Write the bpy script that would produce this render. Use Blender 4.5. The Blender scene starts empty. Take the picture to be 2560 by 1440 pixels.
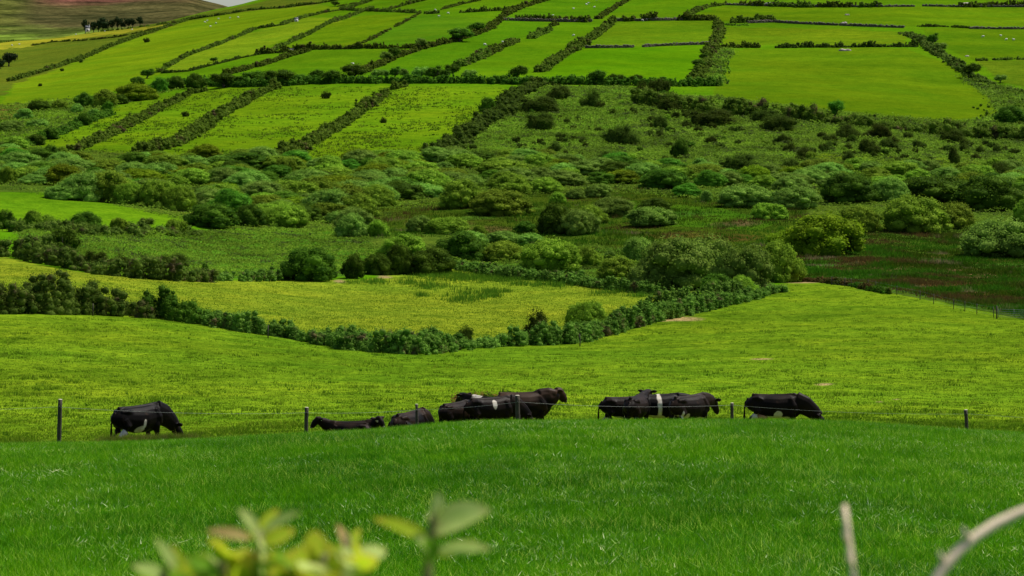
import bpy, math, random
import numpy as np
from mathutils import Vector, Matrix
R = math.radians
scene = bpy.context.scene
col = scene.collection
rng = np.random.default_rng(7)
random.seed(7)

# ------------------------------------------------------------------ camera
F = 6022.0            # focal length in pixels of the 2560 px wide photograph
HZ = 299.0            # row of eye level
cam_d = bpy.data.cameras.new('camera')
cam = bpy.data.objects.new('camera', cam_d); col.objects.link(cam)
cam.location = (0, 0, 0); cam.rotation_euler = (R(90), 0, 0)
cam_d.sensor_width = 36.0; cam_d.lens = 36.0 * F / 2560.0
cam_d.shift_y = -(720.0 - HZ) / 2560.0
cam_d.clip_start = 0.2; cam_d.clip_end = 20000
cam_d.dof.use_dof = True; cam_d.dof.focus_distance = 110.0; cam_d.dof.aperture_fstop = 11.0
scene.camera = cam

# ------------------------------------------------------------------ light
SUN_EL = R(58); SUN_AZ = R(62)     # azimuth clockwise from +Y (the viewing direction)
world = bpy.data.worlds.new('World'); scene.world = world; world.use_nodes = True
nt = world.node_tree; nt.nodes.clear()
wo = nt.nodes.new('ShaderNodeOutputWorld'); bg = nt.nodes.new('ShaderNodeBackground')
sky = nt.nodes.new('ShaderNodeTexSky'); sky.sky_type = 'NISHITA'; sky.sun_disc = False
sky.sun_elevation = SUN_EL; sky.sun_rotation = SUN_AZ
sky.air_density = 1.0; sky.dust_density = 1.6; sky.ozone_density = 1.0
bg.inputs['Strength'].default_value = 0.10
nt.links.new(sky.outputs[0], bg.inputs[0]); nt.links.new(bg.outputs[0], wo.inputs[0])
sd = bpy.data.lights.new('sun', 'SUN'); sd.energy = 5.0; sd.angle = R(0.5); sd.color = (1.0, 0.955, 0.87)
sun = bpy.data.objects.new('sun', sd); col.objects.link(sun)
to_sun = Vector((math.sin(SUN_AZ) * math.cos(SUN_EL), math.cos(SUN_AZ) * math.cos(SUN_EL), math.sin(SUN_EL)))
sun.rotation_euler = to_sun.to_track_quat('Z', 'Y').to_euler()
scene.view_settings.view_transform = 'Standard'; scene.view_settings.look = 'None'
scene.view_settings.exposure = 0.08; scene.view_settings.gamma = 1.0

# ------------------------------------------------------------------ materials
def new_mat(name):
    m = bpy.data.materials.new(name); m.use_nodes = True
    m.node_tree.nodes.clear()
    o = m.node_tree.nodes.new('ShaderNodeOutputMaterial')
    return m, m.node_tree, o
def noise(t, scale, detail=3, rough=.55, vec=None):
    n = t.nodes.new('ShaderNodeTexNoise'); n.inputs['Scale'].default_value = scale
    n.inputs['Detail'].default_value = detail; n.inputs['Roughness'].default_value = rough
    if vec is not None: t.links.new(vec, n.inputs['Vector'])
    return n.outputs['Fac']
def ramp(t, fac, stops):
    r = t.nodes.new('ShaderNodeValToRGB'); t.links.new(fac, r.inputs[0])
    e = r.color_ramp.elements
    while len(e) < len(stops): e.new(.5)
    for i, (p, c) in enumerate(stops):
        e[i].position = p; e[i].color = (*c, 1) if len(c) == 3 else c
    return r.outputs[0]
def mixc(t, fac, a, b, mode='MIX'):
    m = t.nodes.new('ShaderNodeMix'); m.data_type = 'RGBA'; m.blend_type = mode
    for sock, v in ((m.inputs[0], fac), (m.inputs[6], a), (m.inputs[7], b)):
        if hasattr(v, 'is_linked') or hasattr(v, 'node'): t.links.new(v, sock)
        elif isinstance(v, (int, float)): sock.default_value = v
        else: sock.default_value = (*v, 1)
    return m.outputs[2]
def mathn(t, op, a, b=None):
    m = t.nodes.new('ShaderNodeMath'); m.operation = op
    for i, v in enumerate((a, b)):
        if v is None: continue
        if isinstance(v, (int, float)): m.inputs[i].default_value = v
        else: t.links.new(v, m.inputs[i])
    return m.outputs[0]
def geo_pos(t): return t.nodes.new('ShaderNodeNewGeometry').outputs['Position']

def leaf_mat(name, ca, cb, patch=None, patch_at=.62, scale=1.2, big=.25, transl=.4, rough=.8, spec=.04, vary=.3, rnd=.3):
    """foliage: two leaf colours mixed leaf by leaf, slow variation, per-plant variation, optional third colour in patches"""
    m, t, o = new_mat(name)
    pos = geo_pos(t)
    f = noise(t, scale * 6, 2, .7, pos)
    isl = t.nodes.new('ShaderNodeNewGeometry').outputs['Random Per Island']
    base = ramp(t, mathn(t, 'ADD', mathn(t, 'MULTIPLY', f, .5), mathn(t, 'MULTIPLY', isl, .5)), [(.25, ca), (.75, cb)])
    g = noise(t, big, 3, .6, pos)
    v = ramp(t, g, [(.3, (1 - vary,) * 3), (.7, (1 + vary,) * 3)])
    base = mixc(t, 1.0, base, v, 'MULTIPLY')
    if patch:
        p = noise(t, scale * .55, 3, .6, pos)
        pf = ramp(t, p, [(patch_at - .04, (0, 0, 0)), (patch_at + .05, (1, 1, 1))])
        base = mixc(t, pf, base, patch)
    oi = t.nodes.new('ShaderNodeObjectInfo')
    hs = t.nodes.new('ShaderNodeHueSaturation')
    t.links.new(mathn(t, 'ADD', mathn(t, 'MULTIPLY', oi.outputs['Random'], .03), .485), hs.inputs['Hue'])
    t.links.new(mathn(t, 'ADD', mathn(t, 'MULTIPLY', oi.outputs['Random'], rnd * 2), 1 - rnd), hs.inputs['Value'])
    t.links.new(base, hs.inputs['Color'])
    p = t.nodes.new('ShaderNodeBsdfPrincipled'); p.inputs['Roughness'].default_value = rough
    p.inputs['Specular IOR Level'].default_value = spec
    t.links.new(hs.outputs[0], p.inputs['Base Color'])
    tr = t.nodes.new('ShaderNodeBsdfTranslucent'); t.links.new(hs.outputs[0], tr.inputs['Color'])
    mx = t.nodes.new('ShaderNodeMixShader'); mx.inputs[0].default_value = transl
    t.links.new(p.outputs[0], mx.inputs[1]); t.links.new(tr.outputs[0], mx.inputs[2])
    t.links.new(mx.outputs[0], o.inputs[0])
    return m
def plain_mat(name, ca, cb, scale=4, rough=.8, spec=.3, bump=0.0, bscale=None, coord='pos'):
    m, t, o = new_mat(name)
    if coord == 'pos': pos = geo_pos(t)
    else: pos = t.nodes.new('ShaderNodeTexCoord').outputs['Object']
    f = noise(t, scale, 4, .65, pos)
    c = ramp(t, f, [(.3, ca), (.7, cb)])
    p = t.nodes.new('ShaderNodeBsdfPrincipled'); p.inputs['Roughness'].default_value = rough
    p.inputs['Specular IOR Level'].default_value = spec
    t.links.new(c, p.inputs['Base Color'])
    if bump:
        b = t.nodes.new('ShaderNodeBump'); b.inputs['Strength'].default_value = bump; b.inputs['Distance'].default_value = .05
        t.links.new(noise(t, bscale or scale * 4, 4, .7, pos), b.inputs['Height']); t.links.new(b.outputs[0], p.inputs['Normal'])
    t.links.new(p.outputs[0], o.inputs[0])
    return m

M = {}
M['willow_grey']  = leaf_mat('willow_grey_leaves',  (.095, .200, .018), (.260, .420, .058))
M['willow_olive'] = leaf_mat('willow_olive_leaves', (.100, .190, .010), (.275, .420, .030))
M['yellow']       = leaf_mat('yellow_green_leaves', (.085, .150, .004), (.225, .320, .010))
M['bright']       = leaf_mat('bright_green_leaves', (.050, .150, .008), (.140, .320, .020))
M['dark']         = leaf_mat('dark_green_leaves',   (.032, .086, .005), (.110, .210, .014))
M['gorse']        = leaf_mat('gorse_leaves', (.030, .058, .005), (.092, .140, .014), patch=(.070, .060, .022), patch_at=.68)
M['bramble']      = leaf_mat('bramble_leaves', (.046, .105, .008), (.170, .275, .034), patch=(.11, .085, .035), patch_at=.62, scale=.9)
M['deadhedge']    = leaf_mat('mixed_hedge_leaves', (.040, .095, .008), (.155, .240, .030), patch=(.13, .105, .045), patch_at=.60, scale=.8)
M['bank']         = leaf_mat('bank_shrub_leaves', (.050, .092, .006), (.145, .215, .018), patch=(.10, .075, .03), patch_at=.63, scale=.3)
M['bracken']      = leaf_mat('bracken_fronds', (.085, .180, .009), (.200, .345, .022), patch=(.060, .090, .018), patch_at=.58, scale=.35, big=.07, vary=.55)
M['conifer']      = leaf_mat('conifer_needles', (.018, .035, .010), (.045, .070, .020), transl=.1)
M['heath']        = leaf_mat('rusty_weeds', (.16, .10, .02), (.34, .20, .05), scale=3)
M['bark'] = plain_mat('bark', (.035, .026, .018), (.09, .07, .05), scale=6, bump=.5)
M['wood'] = plain_mat('weathered_wood', (.030, .024, .016), (.085, .070, .048), scale=9, bump=.5, coord='obj')
M['woodtop'] = plain_mat('pale_post_wood', (.45, .40, .30), (.62, .56, .44), scale=20)  # paler wood tone for the post tops
M['wire'] = plain_mat('galvanised_wire', (.26, .27, .24), (.4, .4, .37), scale=3, rough=.5)
M['gate'] = plain_mat('grey_gate_steel', (.13, .15, .14), (.22, .24, .22), scale=3, rough=.5)
M['stone'] = plain_mat('field_stone', (.055, .048, .030), (.17, .145, .10), scale=1.6, bump=.7, bscale=5)
M['rock'] = plain_mat('pink_grey_rock', (.28, .22, .19), (.55, .45, .40), scale=.8, bump=.8, bscale=3)
M['wool'] = plain_mat('sheep_wool', (.62, .58, .50), (.78, .75, .68), scale=8)
M['whitewash'] = plain_mat('whitewashed_wall', (.68, .66, .60), (.8, .79, .74), scale=1)
M['slate'] = plain_mat('slate_roof', (.10, .11, .12), (.18, .18, .19), scale=1)
M['shedwall'] = plain_mat('grey_block_wall', (.20, .19, .17), (.32, .30, .27), scale=1)
M['darkopen'] = plain_mat('dark_opening', (.02, .02, .02), (.03, .03, .03), scale=1)
M['udder'] = plain_mat('pink_udder_skin', (.42, .20, .11), (.50, .27, .16), scale=8, rough=.6)
M['tag'] = plain_mat('pale_ear_tag', (.5, .6, .6), (.6, .7, .7), scale=8)
M['eye'] = plain_mat('eye_black', (.006, .005, .005), (.01, .01, .01), scale=8, rough=.1)
M['muzzle'] = plain_mat('muzzle_skin', (.05, .045, .045), (.09, .08, .08), scale=8, rough=.4)
M['hoof'] = plain_mat('hoof_horn', (.05, .04, .03), (.09, .07, .05), scale=8, rough=.4)

def blade_mat(name, ca, cb, cc, scale, rough=.4, spec=.5, transl=.35, patchscale=.12, fine=9, strong=1.0, alt=None, painted_spark=None):
    m, t, o = new_mat(name)
    pos = geo_pos(t)
    f = noise(t, scale, 2, .6, pos)
    isl = t.nodes.new('ShaderNodeNewGeometry').outputs['Random Per Island']
    a = ramp(t, mathn(t, 'ADD', mathn(t, 'MULTIPLY', f, .45), mathn(t, 'MULTIPLY', isl, .55)), [(.2, ca), (.58, cb), (.78, cc)])
    g = noise(t, patchscale, 5, .65, pos)
    v = ramp(t, g, [(.34, (.58, .72, .6)), (.5, (1, 1, 1)), (.66, (1.35, 1.16, 1.2))])
    a = mixc(t, 1.0, a, v, 'MULTIPLY')
    if alt:
        for ac_, asc, ath in alt:
            am = ramp(t, noise(t, asc, 4, .6, pos), [(ath - .03, (0, 0, 0)), (ath + .05, (1, 1, 1))]); a = mixc(t, am, a, ac_)
    g3 = noise(t, patchscale * fine, 3, .6, pos); q_ = strong
    v3 = ramp(t, g3, [(.34, (1 - .36 * q_, 1 - .26 * q_, 1 - .36 * q_)), (.5, (1, 1, 1)), (.66, (1 + .32 * q_, 1 + .14 * q_, 1 + .2 * q_))])
    a = mixc(t, 1.0, a, v3, 'MULTIPLY')
    if painted_spark:
        pm_ = ramp(t, noise(t, .45, 4, .7, pos), [(.40, (.05, .05, .05)), (.62, (1, 1, 1))])
        a = mixc(t, mathn(t, 'MULTIPLY', mathn(t, 'GREATER_THAN', isl, .87), pm_), a, painted_spark)  # sun sparkle painted onto random blades as a pale colour
    p = t.nodes.new('ShaderNodeBsdfPrincipled'); p.inputs['Roughness'].default_value = rough
    p.inputs['Specular IOR Level'].default_value = spec
    t.links.new(a, p.inputs['Base Color'])
    tr = t.nodes.new('ShaderNodeBsdfTranslucent'); t.links.new(a, tr.inputs['Color'])
    mx = t.nodes.new('ShaderNodeMixShader'); mx.inputs[0].default_value = transl
    t.links.new(p.outputs[0], mx.inputs[1]); t.links.new(tr.outputs[0], mx.inputs[2])
    t.links.new(mx.outputs[0], o.inputs[0])
    return m
M['meadow'] = blade_mat('meadow_grass_blades', (.034, .160, .001), (.098, .325, .002), (.20, .46, .005), 7.0, rough=.45, spec=.04, transl=.4, painted_spark=(.58, .74, .10))
M['tuft'] = blade_mat('tuft_blades', (.030, .140, .001), (.080, .280, .003), (.16, .40, .01), 7.0, rough=.35, spec=.25, transl=.35, painted_spark=(.66, .78, .22))
M['pasture'] = blade_mat('pasture_grass_blades', (.058, .140, .004), (.114, .218, .006), (.25, .32, .03), 4.0, rough=.8, spec=.03, patchscale=.10, fine=22, strong=1.0)
M['dry'] = blade_mat('dry_grass', (.06, .14, .004), (.15, .20, .015), (.34, .26, .09), 3.0, rough=.8, spec=.03)
M['painted_glint'] = blade_mat('painted_glint_blades', (.16, .36, .03), (.40, .58, .14), (.70, .80, .42), 5.0, rough=.6, spec=.05)  # pale colours stand in for glints on the grass
M['weed'] = blade_mat('weed_blades', (.03, .10, .004), (.06, .16, .008), (.12, .22, .02), 4.0, rough=.8, spec=.03)
M['rush'] = blade_mat('rush_blades', (.020, .058, .002), (.042, .092, .004), (.075, .115, .010), .8, rough=.8, spec=.03, patchscale=.10, alt=[((.045, .15, .006), .08, .50), ((.095, .066, .018), .075, .56), ((.26, .20, .10), .13, .655)])
M['tussock'] = blade_mat('tussock_blades', (.06, .13, .006), (.11, .19, .010), (.16, .22, .02), .5, rough=.8, spec=.03)

# ------------------------------------------------------------------ object helpers
def tag(o, label=None, cat=None, group=None, kind=None):
    if label: o['label'] = label
    if cat: o['category'] = cat
    if group: o['group'] = group
    if kind: o['kind'] = kind
    return o
def link(name, me, mat, parent=None, loc=None):
    o = bpy.data.objects.new(name, me); col.objects.link(o)
    if mat is not None and not me.materials:
        for mm in (mat if isinstance(mat, (list, tuple)) else [mat]): me.materials.append(mm)
    if parent: o.parent = parent
    if loc is not None: o.location = loc
    return o
def empty(name, loc, rz=0):
    o = bpy.data.objects.new(name, None); col.objects.link(o); o.location = loc; o.rotation_euler = (0, 0, rz)
    o.empty_display_size = .3
    return o
def np_mesh(name, verts, quads=None, tris=None, smooth=False, matidx=None):
    me = bpy.data.meshes.new(name)
    verts = np.asarray(verts, np.float32)
    nq = 0 if quads is None else len(quads); ntr = 0 if tris is None else len(tris)
    me.vertices.add(len(verts)); me.vertices.foreach_set('co', verts.ravel())
    li = []; ls = []; lt = []
    if nq: li.append(np.asarray(quads, np.int32).ravel()); ls.append(np.arange(nq) * 4); lt.append(np.full(nq, 4))
    if ntr: li.append(np.asarray(tris, np.int32).ravel()); ls.append(nq * 4 + np.arange(ntr) * 3); lt.append(np.full(ntr, 3))
    li = np.concatenate(li); ls = np.concatenate(ls).astype(np.int32); lt = np.concatenate(lt).astype(np.int32)
    me.loops.add(len(li)); me.loops.foreach_set('vertex_index', li)
    me.polygons.add(len(ls)); me.polygons.foreach_set('loop_start', ls); me.polygons.foreach_set('loop_total', lt)
    if smooth: me.polygons.foreach_set('use_smooth', np.ones(len(ls), bool))
    if matidx is not None: me.polygons.foreach_set('material_index', np.asarray(matidx, np.int32))
    me.update(calc_edges=True)
    return me

class Geo:
    """collects shapes into one mesh"""
    def __init__(s): s.v = []; s.q = []; s.t = []; s.n = 0
    def add(s, v, q=None, t=None):
        v = np.asarray(v, float); s.v.append(v)
        if q is not None and len(q): s.q.append(np.asarray(q) + s.n)
        if t is not None and len(t): s.t.append(np.asarray(t) + s.n)
        s.n += len(v)
    def mesh(s, name, smooth=False):
        return np_mesh(name, np.concatenate(s.v), np.concatenate(s.q) if s.q else None, np.concatenate(s.t) if s.t else None, smooth)
    def tube(s, pts, rad, seg=8, up=(0, 0, 1)):
        """pts (n,3), rad list of r or (r_side, r_up); closed ends"""
        pts = np.asarray(pts, float); n = len(pts)
        rad = np.array([(r, r) if np.isscalar(r) else r for r in rad], float)
        tan = np.gradient(pts, axis=0); tan /= np.linalg.norm(tan, axis=1)[:, None] + 1e-9
        V = []
        for i in range(n):
            u = np.asarray(up, float)
            if abs(np.dot(u, tan[i])) > .93: u = np.array((1., 0, 0)) if abs(tan[i][0]) < .9 else np.array((0, 1., 0))
            sd_ = np.cross(tan[i], u); sd_ /= np.linalg.norm(sd_); uu = np.cross(sd_, tan[i])
            a = np.arange(seg) * 2 * math.pi / seg
            V.append(pts[i] + np.outer(np.cos(a) * rad[i, 0], sd_) + np.outer(np.sin(a) * rad[i, 1], uu))
        V.append(pts[:1]); V.append(pts[-1:])
        V = np.concatenate(V); q = []; t = []
        for i in range(n - 1):
            for k in range(seg):
                a, b = i * seg + k, i * seg + (k + 1) % seg
                q.append((a, b, b + seg, a + seg))
        c0, c1 = n * seg, n * seg + 1
        for k in range(seg):
            t.append((c0, (k + 1) % seg, k)); t.append((c1, (n - 1) * seg + k, (n - 1) * seg + (k + 1) % seg))
        s.add(V, q, t)
    def box(s, c, size, rz=0):
        x, y, z = np.array(size) / 2
        v = np.array([(i, j, k) for k in (-z, z) for j in (-y, y) for i in (-x, x)], float)
        cs, sn = math.cos(rz), math.sin(rz)
        v = np.stack([v[:, 0] * cs - v[:, 1] * sn, v[:, 0] * sn + v[:, 1] * cs, v[:, 2]], 1) + np.array(c)
        s.add(v, [(0, 2, 3, 1), (4, 5, 7, 6), (0, 1, 5, 4), (2, 6, 7, 3), (0, 4, 6, 2), (1, 3, 7, 5)])
def _ico():
    import bmesh
    bm = bmesh.new(); bmesh.ops.create_icosphere(bm, subdivisions=2, radius=1)
    v = np.array([p.co[:] for p in bm.verts]); t = np.array([[q.index for q in f.verts] for f in bm.faces]); bm.free()
    return v, t
ICO_V, ICO_T = _ico()

# ------------------------------------------------------------------ the lie of the land
def pchip(x, y, xq):
    x = np.asarray(x, float); y = np.asarray(y, float); h = np.diff(x); dl = np.diff(y) / h
    m = np.zeros_like(y); m[0] = dl[0]; m[-1] = dl[-1]
    for i in range(1, len(x) - 1):
        if dl[i - 1] * dl[i] > 0:
            w1 = 2 * h[i] + h[i - 1]; w2 = h[i] + 2 * h[i - 1]
            m[i] = (w1 + w2) / (w1 / dl[i - 1] + w2 / dl[i])
    k = np.clip(np.searchsorted(x, xq) - 1, 0, len(x) - 2); t = (xq - x[k]) / h[k]
    t2, t3 = t * t, t * t * t
    return (2*t3-3*t2+1)*y[k] + (t3-2*t2+t)*h[k]*m[k] + (-2*t3+3*t2)*y[k+1] + (t3-t2)*h[k]*m[k+1]

COLS = [-1000, 0, 300, 560, 850, 1280, 1920, 2560, 3560]
DIST = [30, 48, 60, 66, 73, 82, 110, 140, 170, 200, 220, 260, 310, 350, 400, 480, 560, 700, 860, 1000, 1150, 1350, 1700, 2000, 2600]
ROWS = {   # apparent height of the ground as seen from eye level, by bearing
 -1000:[1480,1235,1135,1122,1130,1138,1046, 912, 825, 772, 740, 675, 600, 552, 490, 430, 390, 325, 270, 235, 200, 165, 130, 140, 210],
 0:    [1465,1228,1134,1119,1126,1134,1040, 922, 835, 782, 750, 680, 612, 570, 505, 440, 395, 330, 270, 228, 186, 150, 106, 116, 165],
 300:  [1460,1218,1127,1113,1120,1128,1040, 932, 850, 795, 765, 708, 645, 596, 525, 450, 405, 325, 256, 203, 156, 115,  76,  86, 135],
 560:  [1455,1208,1117,1104,1111,1120,1034, 942, 870, 820, 788, 730, 680, 630, 555, 468, 422, 325, 240, 172, 122,  76,  32,  22,  65],
 850:  [1450,1194,1102,1089,1098,1109,1026, 955, 895, 858, 824, 755, 692, 640, 570, 480, 428, 322, 224, 150,  92,  40, -15, -50, -60],
 1280: [1445,1172,1074,1060,1071,1089,1016, 962, 905, 868, 840, 765, 690, 640, 560, 482, 428, 318, 205, 130,  65,   5, -85,-145,-200],
 1920: [1445,1172,1074,1060,1071,1089,1016, 964, 900, 853, 818, 752, 684, 634, 560, 482, 430, 315, 210, 130,  65,   5, -85,-145,-200],
 2560: [1465,1194,1104,1091,1095,1104,1028, 968, 900, 846, 806, 745, 690, 644, 580, 500, 445, 350, 235, 130,  65,   5, -85,-145,-200],
 3560: [1490,1230,1143,1126,1126,1128,1050, 975, 905, 848, 806, 745, 690, 644, 580, 500, 445, 350, 235, 130,  65,   5, -85,-145,-200]}
def tt(d): return np.log(np.asarray(d, float) + 25.0)
NA, ND = 361, 1400
A0, A1 = -0.36, 0.36
T0, T1 = float(tt(-12.)), float(tt(2600.))
AQ = np.linspace(A0, A1, NA); TQ = np.linspace(T0, T1, ND); DQ = np.exp(TQ) - 25
_tab = []
for c in COLS:
    z = [(HZ - r) / F * d for r, d in zip(ROWS[c], DIST)]
    dd = [-12, 0, 14] + DIST; zz = [-1.2, -1.75, -3.4] + z
    _tab.append(pchip(tt(dd), zz, TQ))
_tab = np.array(_tab); ac = (np.array(COLS, float) - 1280) / F
ZT = np.empty((NA, ND))
for j in range(ND): ZT[:, j] = pchip(ac, _tab[:, j], np.clip(AQ, ac[0], ac[-1]))
for _ in range(3):   # soften
    ZT[1:-1] = (ZT[:-2] + 2 * ZT[1:-1] + ZT[2:]) / 4
# gentle unevenness of the ground
AA, DD = np.meshgrid(AQ, DQ, indexing='ij'); XX = AA * np.maximum(DD, 20)
amp = np.clip((DD - 100) / 200, 0, 1) * .28
ZT += amp * (np.sin(XX * .11 + DD * .035) * np.sin(DD * .06 - XX * .05) + .5 * np.sin(XX * .27 + 1.3) * np.sin(DD * .13))
ZT += np.clip((DD - 600) / 400, 0, 1) * 1.0 * (np.sin(XX * .035 + DD * .012) * np.sin(DD * .02 - XX * .02 + 1))
def H(x, y):
    x = np.asarray(x, float); y = np.asarray(y, float)
    a = np.clip(x / np.maximum(y, 20.), A0 + 1e-6, A1 - 1e-6); t = np.clip(tt(np.maximum(y, -12)), T0, T1 - 1e-9)
    fa = (a - A0) / (A1 - A0) * (NA - 1); ft = (t - T0) / (T1 - T0) * (ND - 1)
    ia = np.minimum(fa.astype(int), NA - 2); it = np.minimum(ft.astype(int), ND - 2); fa = fa - ia; ft = ft - it
    return (ZT[ia, it]*(1-fa)*(1-ft) + ZT[ia+1, it]*fa*(1-ft) + ZT[ia, it+1]*(1-fa)*ft + ZT[ia+1, it+1]*fa*ft)
_j0 = np.searchsorted(DQ, 26.); _j1 = np.searchsorted(DQ, 84.)
SL = ZT[:, _j0:] / DQ[_j0:]; SLmax = np.maximum.accumulate(SL, axis=1)
SL2 = ZT[:, _j1:] / DQ[_j1:]; SL2max = np.maximum.accumulate(SL2, axis=1)
def ground(c, r, far=True):
    """where the line of sight through a point of the photograph meets the ground (far: beyond the cows' bank)"""
    c = np.atleast_1d(np.asarray(c, float)); r = np.atleast_1d(np.asarray(r, float))
    a = (c - 1280) / F; s = (HZ - r) / F
    T, base = (SL2max, _j1) if far else (SLmax, _j0)
    out = np.empty((len(a), 3))
    fa = np.clip((a - A0) / (A1 - A0) * (NA - 1), 0, NA - 1.001); ia = fa.astype(int); fr = fa - ia
    for i in range(len(a)):
        prof = T[ia[i]] * (1 - fr[i]) + T[ia[i] + 1] * fr[i]
        j = min(max(int(np.searchsorted(prof, s[i])), 1), len(prof) - 1)
        s0, s1 = prof[j - 1], prof[j]; w = 0 if s1 <= s0 else min(max((s[i] - s0) / (s1 - s0), 0), 1)
        d = DQ[base + j - 1] * (1 - w) + DQ[base + j] * w
        out[i] = (a[i] * d, d, 0)
    out[:, 2] = H(out[:, 0], out[:, 1])
    return out
def inpoly(px, py, poly):
    px = np.asarray(px); py = np.asarray(py); ins = np.zeros(px.shape, bool); n = len(poly)
    for i in range(n):
        x1, y1 = poly[i]; x2, y2 = poly[(i + 1) % n]
        if y1 == y2: continue
        c = ((y1 > py) != (y2 > py)) & (px < (x2 - x1) * (py - y1) / (y2 - y1) + x1)
        ins ^= c
    return ins
def vnoise(x, y, s, seed=0):
    """cheap smooth value noise"""
    x = x / s; y = y / s; xi = np.floor(x).astype(np.int64); yi = np.floor(y).astype(np.int64); fx = x - xi; fy = y - yi
    fx = fx * fx * (3 - 2 * fx); fy = fy * fy * (3 - 2 * fy)
    def h(i, j):
        n = (i * 374761393 + j * 668265263 + seed * 974634777) & 0xffffffff
        n = ((n ^ (n >> 13)) * 1274126177) & 0xffffffff
        return ((n ^ (n >> 16)) & 0xffff) / 65535.
    return (h(xi, yi)*(1-fx) + h(xi+1, yi)*fx)*(1-fy) + (h(xi, yi+1)*(1-fx) + h(xi+1, yi+1)*fx)*fy

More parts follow.
